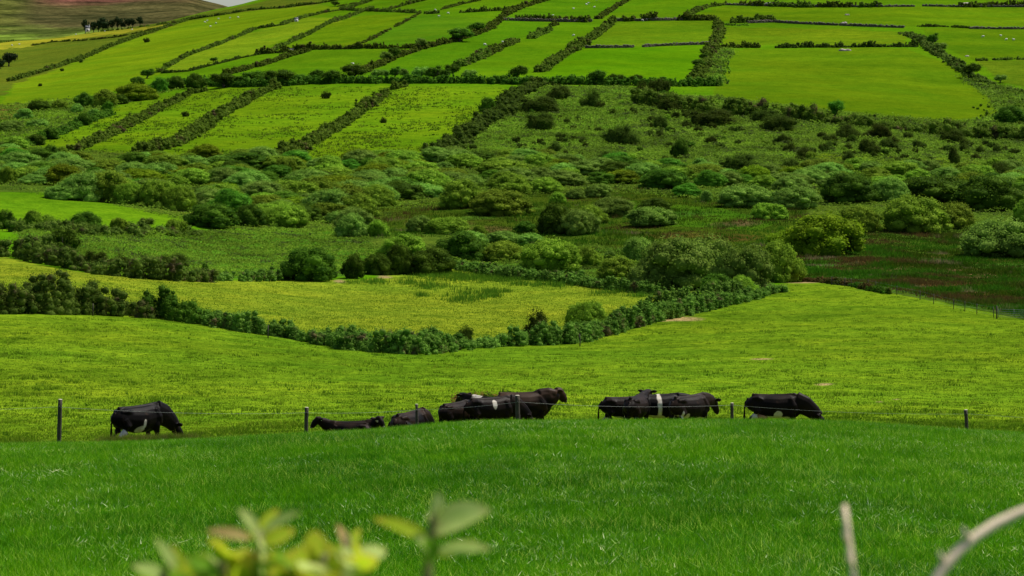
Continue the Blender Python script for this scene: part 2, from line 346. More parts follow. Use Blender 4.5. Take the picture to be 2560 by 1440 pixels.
# land-use areas: outline as seen over the ground, base colour, fine mottling
C_UP = (.080, .172, .003); C_UP2 = (.125, .200, .003); C_ROUGH = (.105, .190, .004); C_SCRUB = (.075, .135, .012)
AREAS = [
 ([(-900,560),(-900,60),(2800,-300),(4000,-300),(4000,560)], C_UP, .35),
 ([(-400,260),(-400,120),(300,70),(480,40),(620,10),(950,-60),(800,12),(620,28),(470,52),(330,96),(200,150),(30,215),(0,240)], (.085,.115,.008), .45),
 ([(-100,138),(-100,112),(130,94),(300,74),(430,62),(430,68),(300,86),(130,104),(60,116)], (.21,.22,.015), .1),
 ([(30,215),(200,150),(330,96),(470,52),(620,28),(800,12),(860,22),(640,72),(540,112),(420,165),(340,210),(200,255),(0,265)], (.118,.190,.004), .3),
 ([(400,180),(470,138),(600,88),(760,44),(870,42),(770,90),(680,128),(540,160),(470,178)], (.13,.20,.006), .45),
 ([(0,268),(60,262),(130,262),(60,290),(-100,330),(-100,250)], (.13,.10,.02), .4),
 ([(1780,125),(2260,120),(2380,165),(2490,225),(2500,285),(2390,303),(2100,285),(1790,245)], (.085,.150,.003), .35),
 ([(1640,236),(1800,243),(2100,283),(2300,300),(2430,308),(2490,286),(2480,250),(2400,190),(2600,236),(2640,370),(2440,342),(2200,318),(1870,288),(1640,262)], (.085,.170,.012), .6),
 ([(1770,212),(1775,150),(1800,118),(1830,128),(1800,160),(1792,215)], (.085,.170,.012), .6),
 ([(660,125),(760,75),(900,40),(1048,34),(905,108),(850,120)], (.092,.165,.003), .4),
 ([(905,108),(1048,34),(1250,48),(1172,90),(1065,118),(1010,118)], (.070,.160,.004), .3),
 ([(910,180),(1065,120),(1250,52),(1385,56),(1150,165),(1130,205),(900,205)], (.068,.168,.003), .35),
 ([(1150,170),(1385,60),(1535,56),(1354,178),(1290,205),(1130,205)], (.086,.182,.003), .3),
 ([(1465,118),(1540,56),(1790,52),(1785,110)], (.092,.170,.004), .45),
 ([(1404,145),(1465,120),(1785,112),(1770,150),(1735,210),(1340,207)], (.076,.180,.002), .3),
 ([(1735,40),(1817,14),(2600,20),(2600,70),(1810,52)], (.088,.160,.003), .45),
 ([(2300,70),(2600,75),(2600,148),(2430,148),(2340,110)], (.076,.148,.003), .4),
 ([(2440,152),(2600,150),(2600,225),(2500,205)], (.085,.142,.005), .5),
 ([(1260,48),(1370,-10),(1580,-10),(1500,46)], (.070,.165,.003), .4),
 ([(660,180),(780,128),(1000,122),(905,180),(850,203),(600,205)], (.078,.160,.003), .3),
 ([(1810,65),(2100,72),(2260,80),(2270,110),(1810,112)], (.098,.160,.004), .5),
 ([(60,365),(340,250),(520,222),(780,215),(1020,214),(1250,216),(1290,240),(1190,322),(1092,376),(850,400),(680,398),(340,385),(130,390)], C_ROUGH, .55),
 ([(1092,376),(1190,322),(1290,240),(1354,212),(1640,216),(1640,245),(1870,285),(2200,316),(2440,340),(2640,350),(3600,370),(3600,520),(2560,500),(1900,470),(1500,440),(1200,420)], C_SCRUB, .8),
 ([(1360,220),(1600,225),(1580,330),(1400,370),(1120,380),(1250,300)], (.085,.18,.010), .7),
 ([(2000,380),(2560,400),(2560,450),(2150,440)], (.12,.19,.008), .7),
 ([(-900,480),(-900,350),(60,365),(340,385),(850,400),(1200,400),(1500,430),(1900,465),(2560,490),(3600,500),(3600,700),(2560,660),(2000,700),(1640,740),(1130,680),(950,690),(900,575),(640,575),(470,560),(130,480)], (.060,.105,.010), .7),
 ([(950,520),(1320,480),(1560,480),(2000,500),(2050,560),(1980,620),(1560,620),(1300,600),(1180,560),(960,590)], (.040,.072,.005), .6),
 ([(1560,500),(1800,520),(1960,560),(1900,575),(1600,560)], (.045,.11,.005), .4),
 ([(1960,690),(1990,620),(2160,590),(2330,575),(3600,590),(3600,900),(2560,810),(2300,750),(2130,720),(2000,705)], (.045,.090,.008), .9),
 ([(1985,600),(2120,590),(2170,620),(2050,680),(1985,690)], (.045,.135,.010), .6),
 ([(2040,690),(2200,645),(2420,640),(3600,690),(3600,860),(2560,785),(2330,735),(2150,705)], (.040,.055,.008), .9),
 ([(1100,630),(1600,620),(1600,720),(1400,700),(1130,665)], (.05,.12,.01), .6),
 ([(-900,600),(-900,470),(0,482),(250,505),(470,545),(475,575),(300,575),(0,578)], (.074,.170,.004), .5),
 ([(40,580),(640,572),(900,578),(960,640),(900,690),(720,695),(500,700),(300,660),(100,640)], (.062,.160,.010), .5),
 ([(-900,640),(0,640),(150,672),(300,690),(520,702),(720,700),(900,700),(1130,668),(1400,702),(1640,738),(1700,770),(1600,800),(1420,850),(1000,870),(800,850),(520,800),(380,785),(0,770),(-900,770)], (.170,.240,.014), .7),
 ([(-1200,1600),(-1200,775),(0,782),(380,790),(520,805),(800,862),(1000,884),(1250,866),(1420,862),(1640,800),(1990,702),(2130,715),(2300,745),(2560,800),(3900,1000),(3900,1600)], (.112,.205,.008), .75),
]
# --- the ground itself, one sheet fanning out from behind the camera
def build_ground():
    nd, na = 1500, 620
    d = np.exp(np.linspace(T0, T1, nd)) - 25
    d = np.unique(np.concatenate([d, np.linspace(700, 1500, 260)])); nd = len(d)
    a = np.linspace(-.33, .33, na)
    D, Aq = np.meshgrid(d, a, indexing='ij')
    X = Aq * (D + 25); Y = D; Z = H(X, Y)
    c = 1280 + F * X / np.maximum(Y, 5); r = HZ - F * Z / np.maximum(Y, 5)
    sl = Z / np.maximum(Y, 5)
    # wobble area borders a little in world space
    wob = (vnoise(X, Y, 4.0, 3) - .5) * 8 + (vnoise(X, Y, 11.0, 14) - .5) * 9 + (vnoise(X, Y, 30.0, 4) - .5) * 9
    colr = np.empty(X.shape + (4,)); colr[..., :3] = (.062, .17, .003); colr[..., 3] = .3
    c2 = c + wob * 1.4; r2 = r + wob * .45
    for poly, base, rough in AREAS:
        if np.mean([q_[1] for q_ in poly]) < 390 and base[1] > 1.3 * base[0]: base = (base[0] * .88, base[1] * .96, base[2])
        k = inpoly(c2, r2, poly)
        colr[k, :3] = base; colr[k, 3] = rough
    near = (Y < 75)
    colr[near, :3] = (.030, .115, .005); colr[near, 3] = .4
    tr = (Y >= 70) & (Y < 84)
    w = ((Y - 70) / 14)[..., None]
    colr[..., :3] = np.where(tr[..., None], np.array((.030, .115, .005)) * (1 - w) + np.array((.155, .215, .010)) * w, colr[..., :3])
    # tint of each enclosed field a little different, worn soil spots
    fieldtone = (vnoise(X, Y, 120., 9) * .34 + .83) * (vnoise(X * .5 + Y * .3, Y, 14., 19) * .22 + .89)
    colr[..., :3] *= fieldtone[..., None]
    soil = [(2065,962,26,4),(1700,797,60,5),(500,1084,14,3),(1640,800,40,4),(960,693,22,3),(848,703,16,4),(2200,1005,8,2),(2240,998,10,2),(2000,705,60,4),(1905,898,30,3)]
    for (sc, sr, sw, sh) in soil:
        k = ((c2 - sc) / sw) ** 2 + ((r2 - sr) / sh) ** 2
        wgt = np.clip(1.2 - k, 0, 1)[..., None] * (Y > 84)[..., None]
        colr[..., :3] = colr[..., :3] * (1 - wgt) + np.array((.30, .235, .10)) * wgt
    bog = [(2180,655,80,9,(.16,.095,.035)),(2235,668,60,7,(.20,.13,.06)),(2350,676,55,7,(.17,.10,.045)),(2090,672,50,6,(.09,.075,.02)),(2450,690,60,8,(.15,.10,.04)),(2400,715,110,11,(.10,.055,.02)),(2320,640,60,6,(.10,.09,.02)),
           (2460,735,90,9,(.09,.05,.018)),(2260,705,80,8,(.05,.05,.01)),(2130,695,60,6,(.05,.14,.012)),(2340,650,90,7,(.06,.17,.015)),(2520,665,90,8,(.07,.17,.02)),(2200,722,70,7,(.05,.13,.012)),(2330,735,60,7,(.045,.12,.01)),(2470,765,80,8,(.05,.12,.012)),
           (1100,560,90,10,(.10,.085,.02)),(1230,575,70,9,(.09,.075,.02)),(1680,590,90,9,(.085,.07,.015)),(1830,595,90,9,(.07,.05,.012)),(1300,520,70,6,(.05,.11,.01)),(1700,535,90,7,(.05,.12,.01)),(1840,560,80,8,(.10,.07,.03)),(1180,545,60,6,(.05,.11,.01))]
    for (sc, sr, sw, sh, bc) in bog:
        k = ((c2 - sc) / sw) ** 2 + ((r2 - sr) / sh) ** 2
        wgt = (np.clip(1.1 - k, 0, 1) ** .7)[..., None] * (Y > 84)[..., None]
        colr[..., :3] = colr[..., :3] * (1 - wgt) + np.array(bc) * wgt
    V = np.stack([X, Y, Z], -1).reshape(-1, 3)
    i = np.arange(nd - 1)[:, None] * na + np.arange(na - 1)[None]
    q = np.stack([i, i + 1, i + na + 1, i + na], -1).reshape(-1, 4)
    me = np_mesh('ground', V, q, smooth=True)
    at = me.color_attributes.new('land', 'FLOAT_COLOR', 'POINT')
    at.data.foreach_set('color', colr.reshape(-1).astype(np.float32))
    m, t, o = new_mat('fields')
    pos = geo_pos(t)
    an = t.nodes.new('ShaderNodeAttribute'); an.attribute_name = 'land'
    rough = an.outputs['Alpha']
    # three sizes of mottling, as strong as the land is rough
    n1 = noise(t, 1.3, 4, .7, pos); n2 = noise(t, .22, 4, .6, pos); n3 = noise(t, .03, 4, .6, pos)
    v1 = ramp(t, n1, [(.32, (.42, .48, .42)), (.5, (1, 1, 1)), (.68, (1.55, 1.42, 1.4))])
    v2 = ramp(t, n2, [(.32, (.50, .62, .55)), (.5, (1, 1, 1)), (.7, (1.5, 1.3, 1.3))])
    v3 = ramp(t, n3, [(.35, (.85, .93, .9)), (.65, (1.20, 1.06, 1.0))])
    one = (1.0, 1.0, 1.0)
    c1 = mixc(t, 1.0, an.outputs['Color'], mixc(t, rough, one, v1), 'MULTIPLY')
    c1 = mixc(t, 1.0, c1, mixc(t, rough, one, v2), 'MULTIPLY')
    c1 = mixc(t, 1.0, c1, v3, 'MULTIPLY')
    # fine grain everywhere
    nf = noise(t, 5.0, 3, .7, pos); vf = ramp(t, nf, [(.3, (.80, .83, .8)), (.7, (1.2, 1.16, 1.2))])
    c1 = mixc(t, 1.0, c1, vf, 'MULTIPLY')
    p = t.nodes.new('ShaderNodeBsdfPrincipled'); p.inputs['Roughness'].default_value = .9; p.inputs['Specular IOR Level'].default_value = 0
    b = t.nodes.new('ShaderNodeBump'); b.inputs['Distance'].default_value = .5
    t.links.new(mathn(t, 'ADD', mathn(t, 'MULTIPLY', rough, .9), .15), b.inputs['Strength'])
    t.links.new(n1, b.inputs['Height'])
    b2 = t.nodes.new('ShaderNodeBump'); b2.inputs['Distance'].default_value = 1.6; b2.inputs['Strength'].default_value = .45
    t.links.new(n2, b2.inputs['Height']); t.links.new(b.outputs[0], b2.inputs['Normal'])
    t.links.new(c1, p.inputs['Base Color']); t.links.new(b2.outputs[0], p.inputs['Normal']); t.links.new(p.outputs[0], o.inputs[0])
    ob = link('ground', me, m); tag(ob, kind='structure', label='green valley and hillside of enclosed pastures')
build_ground()

# --- the moorland mountain beyond the valley mouth
def build_mountain():
    cols_ = [-2500, -600, 0, 180, 330, 450, 500, 562, 640, 900, 1500, 3500]
    dist_ = [2500, 2900, 3200, 3600, 4200, 5200, 7000]
    rows_ = {-2500:[150,120,90,40,-80,-220,-200], -600:[150,118,92,50,-60,-210,-200], 0:[140,106,84,52,-20,-150,-150], 180:[140,100,80,52,-5,-100,-120],
             330:[140,98,78,50,2,-45,-50], 450:[140,92,76,48,4,-8,5], 500:[140,90,76,50,14,3,20], 562:[140,90,78,56,30,18,30], 640:[140,95,85,66,50,40,45],
             900:[140,100,95,80,70,70,80], 1500:[140,100,95,80,75,80,90], 3500:[140,100,95,80,75,80,90]}
    na, nd = 420, 200
    a = np.linspace(-.6, .36, na); d = np.exp(np.linspace(math.log(2500), math.log(7000), nd))
    ac_ = (np.array(cols_) - 1280.) / F
    T = np.array([pchip(np.log(dist_), [(HZ - r) / F * dd for r, dd in zip(rows_[c], dist_)], np.log(d)) for c in cols_])
    Z = np.array([pchip(ac_, T[:, j], a) for j in range(nd)])
    D, Aq = np.meshgrid(d, a, indexing='ij'); X = Aq * D
    Z = Z + (vnoise(X, D, 260., 5) - .5) * 9 + (vnoise(X, D, 90., 6) - .5) * 5
    i = np.arange(nd - 1)[:, None] * na + np.arange(na - 1)[None]
    q = np.stack([i, i + 1, i + na + 1, i + na], -1).reshape(-1, 4)
    me = np_mesh('mountain', np.stack([X, D, Z], -1).reshape(-1, 3), q, smooth=True)
    r = HZ - F * Z / D; c = 1280 + F * X / D
    wob = (vnoise(X, D, 150., 7) - .5) * 24 + (vnoise(X, D, 40., 8) - .5) * 10
    k = np.clip((r + wob - 60) / 30, 0, 1)[..., None]
    base = np.array((.062, .058, .020)) * (1 - k) + np.array((.095, .150, .018)) * k
    red = np.clip((16 - (r + wob * .5)) / 14, 0, 1)[..., None] * np.clip((c - 60) / 100, 0, 1)[..., None] * np.clip((520 - c) / 300, 0, 1)[..., None]
    base = base * (1 - red) + np.array((.13, .050, .038)) * red
    lft = np.clip((90 - c) / 60, 0, 1)[..., None] * (1 - k); base = base * (1 - lft) + np.array((.075, .085, .018)) * lft
    farm = (vnoise(X, D * .7, 70., 31) - .5) * k[..., 0]; base = base * (1 + farm[..., None] * 1.1)
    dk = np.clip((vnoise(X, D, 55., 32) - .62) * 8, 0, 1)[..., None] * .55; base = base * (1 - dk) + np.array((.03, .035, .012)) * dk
    sunny = np.exp(-((r + wob * .2 - 62 + (c - 440) * .12) / 5) ** 2)[..., None] * .6; base = base * (1 - sunny) + np.array((.12, .17, .02)) * sunny  # sunlit strip painted into the land colour
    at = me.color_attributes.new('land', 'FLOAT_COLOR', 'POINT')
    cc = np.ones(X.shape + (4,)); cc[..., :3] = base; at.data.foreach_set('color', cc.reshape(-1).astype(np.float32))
    m, t, o = new_mat('moorland'); pos = geo_pos(t)
    an = t.nodes.new('ShaderNodeAttribute'); an.attribute_name = 'land'
    n = noise(t, .012, 6, .7, pos); v = ramp(t, n, [(.36, (.45, .5, .45)), (.64, (1.6, 1.5, 1.5))])
    n2 = noise(t, .1, 4, .7, pos); v2 = ramp(t, n2, [(.36, (.6, .6, .6)), (.64, (1.4, 1.4, 1.4))])
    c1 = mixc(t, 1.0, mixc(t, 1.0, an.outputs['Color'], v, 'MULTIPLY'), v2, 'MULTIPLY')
    p = t.nodes.new('ShaderNodeBsdfPrincipled'); p.inputs['Roughness'].default_value = 1; p.inputs['Specular IOR Level'].default_value = 0
    b = t.nodes.new('ShaderNodeBump'); b.inputs['Distance'].default_value = 8; b.inputs['Strength'].default_value = .6
    t.links.new(n, b.inputs['Height']); t.links.new(b.outputs[0], p.inputs['Normal'])
    t.links.new(c1, p.inputs['Base Color']); t.links.new(p.outputs[0], o.inputs[0])
    tag(link('mountain', me, m), kind='structure', label='dark heather mountain rising beyond the valley mouth')
build_mountain()

# ------------------------------------------------------------------ foliage
def foliage(lobes, n, leaf, g, core=.78, down=-.45, shell=(.78, 1.16), jitter=.9, aspect=.6):
    """leaf sized faces all over a set of ellipsoid clumps (cx,cy,cz,rx,ry,rz), with a leafy core inside each"""
    L = np.asarray(lobes, float)
    area = (L[:, 3] * L[:, 4] + L[:, 4] * L[:, 5] + L[:, 3] * L[:, 5]); area /= area.sum()
    k = g.choice(len(L), n, p=area)
    d = g.normal(size=(n, 3)); d /= np.linalg.norm(d, axis=1)[:, None]
    d[:, 2] = np.where(d[:, 2] < down, -d[:, 2], d[:, 2])
    f = g.uniform(shell[0], shell[1], (n, 1))
    p = L[k, :3] + L[k, 3:] * d * f
    nrm = d / L[k, 3:]; nrm /= np.linalg.norm(nrm, axis=1)[:, None]
    nrm += g.normal(size=(n, 3)) * jitter * .6; nrm /= np.linalg.norm(nrm, axis=1)[:, None]
    r = g.normal(size=(n, 3)); u = np.cross(nrm, r); u /= np.linalg.norm(u, axis=1)[:, None]; w = np.cross(nrm, u)
    s = leaf * g.uniform(.55, 1.35, (n, 1))
    V = np.stack([p - u * s, p - w * s * aspect, p + u * s, p + w * s * aspect], 1).reshape(-1, 3)
    Q = np.arange(n * 4).reshape(-1, 4)
    geo = Geo(); geo.add(V, Q)
    if core:
        for l in L:
            geo.add(l[:3] + ICO_V * l[3:] * core * (1 + g.uniform(-.1, .1, (len(ICO_V), 1))), None, ICO_T)
    return geo
def dome_lobes(w, h, g, n=34, small=(.13, .24), asym=0., spread=1.):
    """uneven bush: a few leaning masses of different height, many bulges on each (w = width, h = height, base at z 0)"""
    big = []
    for i in range(g.integers(3, 6) + (3 if spread > 1 else 0)):
        a = g.uniform(0, 6.28); rad = 0 if i == 0 else g.uniform(.14, .26) * w * spread
        r = w * (g.uniform(.26, .33) if i == 0 else g.uniform(.16, .27)); r /= spread ** .6; hh = h * (g.uniform(.86, 1.0) if i == 0 else g.uniform(.45, .92))
        big.append((math.cos(a) * rad, math.sin(a) * rad * .8, hh * .40, r, r * g.uniform(.8, 1.1), hh * .58))
    out = list(big); wt = np.array([b[3] * b[5] for b in big]); wt /= wt.sum()
    for i in range(n):
        b = big[g.choice(len(big), p=wt)]
        az = g.uniform(0, 2 * math.pi); el = math.asin(g.uniform(-.45, 1.0)); r = g.uniform(*small) * w
        x = b[0] + math.cos(az) * math.cos(el) * b[3] * g.uniform(.85, 1.1) + asym * w * .06 * math.sin(el); y = b[1] + math.sin(az) * math.cos(el) * b[4] * g.uniform(.85, 1.1)
        out.append((x, y, max(b[2] + math.sin(el) * b[5] * .92 - r * .3, r * .5), r, r, r * .85))
    return out
def crown_lobes(w, h, z0, g, n=16, lean=0.):
    out = []
    for i in range(n):
        while True:
            p = g.uniform(-1, 1, 3)
            if np.dot(p, p) < 1: break
        r = g.uniform(.15, .26) * w
        z = z0 + (p[2] * .5 + .5) * (h - z0 - r) + r * .3
        out.append((p[0] * (w * .5 - r * .5) + lean * (z - z0) / (h - z0) * w * .4, p[1] * (w * .45 - r * .5), z, r, r, r * .7))
    return out

WORDS = ['first', 'second', 'third', 'fourth', 'fifth', 'sixth', 'seventh', 'eighth', 'ninth', 'tenth', 'eleventh', 'twelfth', 'thirteenth', 'fourteenth',
 'fifteenth', 'sixteenth', 'seventeenth', 'eighteenth', 'nineteenth', 'twentieth']
TENS = {2: 'twenty', 3: 'thirty', 4: 'forty', 5: 'fifty', 6: 'sixty', 7: 'seventy', 8: 'eighty', 9: 'ninety'}
TENTH = {3: 'thirtieth', 4: 'fortieth', 5: 'fiftieth', 6: 'sixtieth', 7: 'seventieth', 8: 'eightieth', 9: 'ninetieth'}
def ordw(i):
    if i < 20: return WORDS[i]
    n = i + 1
    return TENTH[n // 10] if n % 10 == 0 and n // 10 > 2 else TENS[n // 10] + '-' + WORDS[n % 10 - 1]

KIND = {  # letter: material, adjective, name, group
 'g': ('willow_grey', 'grey-green', 'willow_bush'), 'o': ('willow_olive', 'olive-green', 'willow_bush'), 'y': ('yellow', 'yellow-green', 'willow_bush'),
 'b': ('bright', 'bright green', 'leafy_bush'), 'd': ('dark', 'dark green', 'leafy_bush'), 'x': ('gorse', 'dark brownish', 'gorse_bush')}
protos = {}
def bush_proto(kind, lod, v):
    key = (kind, lod, v)
    if key in protos: return protos[key]
    g = np.random.default_rng(hash((ord(kind), lod, v)) % 99991)
    if kind == 'x': lobes = dome_lobes(1, .62, g, n=[40, 26, 12][lod], small=(.07, .16), asym=g.uniform(-1, 1), spread=1.5)
    elif kind in 'db': lobes = dome_lobes(1, .7, g, n=[80, 44, 16][lod], small=(.07, .16), asym=g.uniform(-.6, .6))
    else: lobes = dome_lobes(1, .6, g, n=[110, 56, 20][lod], small=(.055, .13), asym=g.uniform(-.6, .6))
    n = [13000, 5200, 1100][lod]; leaf = [.0145, .021, .044][lod]
    protos[key] = foliage(lobes, n, leaf, g, core=.66 if kind == 'x' else .78, jitter=.95, shell=(.65, 1.45) if kind == 'x' else (.75, 1.2)).mesh(KIND[kind][2])
    protos[key].materials.append(M[KIND[kind][0]])
    return protos[key]
bushes = []      # (object, kind, col, row, d, w)
def bush(c, r, w, h, kind, ratio=None):
    p = ground([c], [r - h * .06])[0]; d = p[1]; pm = F / d
    W = w / pm * (1.3 if w > 62 and kind != 'x' else 1.14); Hh = h / pm * (1.3 if kind == 'x' else 1.08)
    lod = 0 if w > 62 else (1 if w > 26 else 2)
    me = bush_proto(kind, lod, random.randrange(5))
    o = bpy.data.objects.new(KIND[kind][2], me); col.objects.link(o)
    nat = .62 if kind == 'x' else .7 if kind in 'db' else .6
    o.location = (p[0], p[1], p[2] - Hh * .04); o.scale = (W * 1.02, W * random.uniform(.85, 1.05), Hh / nat)
    o.rotation_euler = (0, 0, random.choice((0, math.pi)) + random.uniform(-.5, .5))
    bushes.append((o, kind, c, r, d, w))
    return o

B = '''15 462 50 45 o|70 455 90 40 o|150 458 60 35 b|160 500 90 40 g|210 505 110 75 g|270 510 110 80 o|330 515 70 60 o|385 522 90 75 o|455 530 80 70 o|570 535 105 62 b|535 570 122 60 d|628 567 76 55 d|730 572 105 62 o|830 545 110 70 g|880 575 90 55 g|790 505 110 60 o|690 500 90 45 g|620 480 110 50 g|560 470 100 50 g|480 465 110 45 o|400 455 110 50 g|330 440 90 35 g
15 575 55 50 d|85 578 62 48 o|120 580 60 42 o|168 580 45 25 d|210 577 66 50 d|292 580 50 35 o|440 585 62 36 o|400 580 34 16 g|250 582 30 16 d|780 705 128 86 d|445 672 75 28 x|511 692 22 34 d|375 668 50 18 x|300 668 60 24 x|230 660 60 26 x
1072 482 108 56 o|1150 525 108 74 o|1250 540 142 64 o|1277 488 88 50 o|943 520 88 56 o|900 548 92 62 o|942 592 52 44 o|880 595 72 60 g|1050 582 64 44 g|1130 585 92 44 o|1198 600 48 34 o|1392 510 40 32 o|1443 498 52 26 g|1498 494 70 36 g|1535 543 102 52 g|1632 530 70 36 d|1625 566 122 50 g|1385 588 84 78 d|1445 590 84 64 g|1475 562 74 50 o|1313 583 57 30 d
994 690 66 78 d|1077 688 108 68 d|1010 645 112 56 o|1145 660 118 80 d|1172 612 84 34 g|1258 656 104 54 o|1256 608 80 32 g|1325 614 64 32 g|1372 688 138 86 o|1465 674 80 58 o|1540 708 104 64 o|1525 652 36 26 g|1593 658 82 68 g|885 700 60 66 d|940 690 68 60 d|1690 728 196 132 g|1860 742 146 132 g|1945 712 110 112 o|1853 746 74 58 o|1650 716 112 74 d|1775 706 150 118 g|1790 745 80 60 d
2060 642 194 102 y|1975 630 118 52 y|1912 550 78 44 o|1860 520 132 60 g|1990 524 124 58 g|2120 512 130 80 d|2225 510 94 68 g|2340 512 184 80 d|2460 530 156 90 d|2285 584 154 92 o|2385 578 114 74 o|2155 582 98 64 o|2510 648 184 104 g|1722 492 68 34 b|1767 505 36 28 g|1665 476 104 58 d|1590 440 82 34 d|2560 560 60 60 o
1045 428 62 28 y|918 430 42 34 b|960 430 58 32 o|1275 440 134 38 o|1110 432 62 26 g|1360 484 78 42 o|1400 464 112 38 g|1142 415 98 42 g|1270 405 64 30 o|1358 429 84 44 o|1592 435 80 36 d|1702 398 48 52 d|35 374 74 34 o|25 388 68 28 g|50 422 112 44 g|128 398 42 36 d|158 397 38 30 o|175 432 122 38 g|272 435 82 37 o|328 439 60 28 d|425 427 102 40 o|450 457 142 42 y|592 424 142 42 d|712 435 62 40 o|826 432 70 42 o|1770 470 80 44 b|1840 462 70 36 d|1910 470 70 34 o|1710 440 60 30 d
97 280 62 32 d|212 270 50 38 d|193 284 40 24 g|262 270 62 46 o|270 279 34 28 b|340 253 98 42 y|396 234 44 40 b|440 224 52 34 d|488 223 54 40 d|345 217 42 24 d|210 316 40 35 d|126 350 46 30 d|90 364 52 27 d|150 275 44 26 o|60 300 60 26 g|30 330 70 30 g|100 320 60 22 g|160 330 40 18 g|300 262 50 26 d|235 290 36 16 g|2530 310 74 44 d|1222 280 38 38 b
2122 348 67 31 x|2202 346 64 27 x|2178 386 52 31 x|2224 373 42 21 x|2068 382 26 17 x|2010 397 46 23 x|2122 409 28 25 x|2388 358 68 25 x|2387 413 30 37 x|1860 430 92 35 x|1946 329 86 31 x|1920 304 72 23 x|1795 313 122 29 x|2505 448 64 35 x|1392 251 57 29 x|1360 282 102 30 x|1478 269 44 35 x|1360 326 82 33 x|1445 303 16 11 x|1650 323 34 27 x|1558 361 77 37 x|1605 249 50 33 x|1650 230 54 27 x|1385 381 36 21 x|958 308 17 12 x|1680 276 62 25 x|1515 401 50 19 x|465 292 17 11 x|813 247 21 15 x|368 106 15 9 x|203 157 10 7 x|156 178 9 6 x|100 216 11 6 x|2040 420 40 20 x|1980 425 44 22 x|2240 410 22 14 x|2300 372 26 14 x|2150 420 30 16 x|1780 360 30 16 x|1745 330 24 12 x|2270 345 26 12 x|1430 350 20 10 x|1500 330 22 11 x|2320 440 36 18 x|2440 400 26 14 x'''
for line in B.split('\n'):
    for s in line.split('|'):
        a_, b_, c_, d_, k_ = s.split(); bush(float(a_), float(b_), float(c_), float(d_), k_)
# fill the thicket where the crowns run together
THICKET = [(-60,372),(200,402),(650,398),(850,402),(1100,385),(1300,400),(1560,400),(1700,415),(1900,425),(2600,430),(2600,520),(2050,500),(1800,470),(1600,462),(1320,470),(1050,500),(960,520),(850,560),(700,560),(480,515),(380,500),(130,470),(-60,450)]
done = [(c, r) for (_, _, c, r, _, w) in bushes if w > 30]
g = random.Random(21); n = 0; tries = 0
while n < 255 and tries < 6000:
    tries += 1
    c = g.uniform(-40, 2590); r = g.uniform(380, 565)
    if not bool(inpoly(np.array([c]), np.array([r]), THICKET)[0]): continue
    if any(abs(c - a_) / 30 + abs(r - b_) / 10 < 1 for a_, b_ in done): continue
    w = g.uniform(56, 112) * (.75 + (r - 380) / 400); done.append((c, r)); n += 1
    bush(c, r, w, w * g.uniform(.36, .50), g.choice('gggoooobydg'))
# small shrubs dotted over the gorse slope
g = random.Random(5); n = 0
SLOPE = [(1120,376),(1300,250),(1640,225),(1800,320),(2560,365),(2560,450),(1900,440),(1560,395)]
while n < 230:
    c = g.uniform(1120, 2560); r = g.uniform(225, 450)
    if inpoly(np.array([c]), np.array([r]), SLOPE)[0]:
        wx, wy = ground([c], [r])[0][:2]
        if vnoise(np.array([wx]), np.array([wy * .4]), 16., 71)[0] < .42: continue
        w = g.uniform(8, 34) * g.uniform(.6, 1); bush(c, r, w, w * g.uniform(.45, .75), g.choice('xxxxdo')); n += 1
# names of the places the bushes stand in, front to back
def zone(kind, c, r, w_=99):
    if kind == 'x':
        if r > 600: return 'in the scrub left of the yellow pasture', 'gorse bushes in the scrub strip'
        if c < 1000: return 'alone on the left hillside pastures', 'lone gorse bushes on the pastures'
        if r < 290: return 'at the top of the gorse slope', 'gorse bushes on the slope'
        if r < 345: return 'high on the gorse slope', 'gorse bushes on the slope'
        if r < 395: return 'low on the gorse slope', 'gorse bushes on the slope'
        return 'at the foot of the gorse slope', 'gorse bushes on the slope'
    if c < 480 and 535 < r < 600: return 'behind the bracken field', 'bushes behind the bracken field'
    if c > 1090 and r < 460 and w_ < 31: return ('high' if r < 300 else 'midway' if r < 370 else 'low') + ' on the gorse slope', 'small bushes on the slope'
    if r < 340: return 'left of the tree line' if c < 560 else 'on the hillside', 'bushes below the tree line'
    if r > 640: return 'behind the yellow pasture', 'bushes behind the yellow pasture'
    if r > 575: return 'in the thicket front', 'bushes of the valley thicket'
    if r > 530: return 'beside the open marsh', 'bushes of the valley thicket'
    if r > 490: return 'behind the open marsh', 'bushes of the valley thicket'
    if r > 455: return 'in the thicket middle', 'bushes of the valley thicket'
    if r > 425: return 'in the thicket rear', 'bushes of the valley thicket'
    return 'under the hillside fields', 'bushes of the valley thicket'
def label_all(items, cat):
    groups = {}
    for it in items:
        o, kind, c, r, d, w = it
        z, grp = zone(kind, c, r, w)
        what = {'x': 'gorse bush'}.get(kind, 'willow bush' if kind in 'goy' else 'leafy bush')
        groups.setdefault((KIND[kind][1], what, z, grp), []).append(it)
    for (adj, what, z, grp), its in groups.items():
        its.sort(key=lambda i: i[2])
        for i, it in enumerate(its):
            if len(its) == 1: lab = f'the only {adj} {what} {z}'
            elif i == len(its) - 1: lab = f'rightmost {adj} {what} {z}'
            elif i == 0: lab = f'leftmost {adj} {what} {z}'
            else: lab = f'{adj} {what} {z}, {ordw(i)} from left'
            tag(it[0], lab, cat, grp)
label_all(bushes, 'bush')

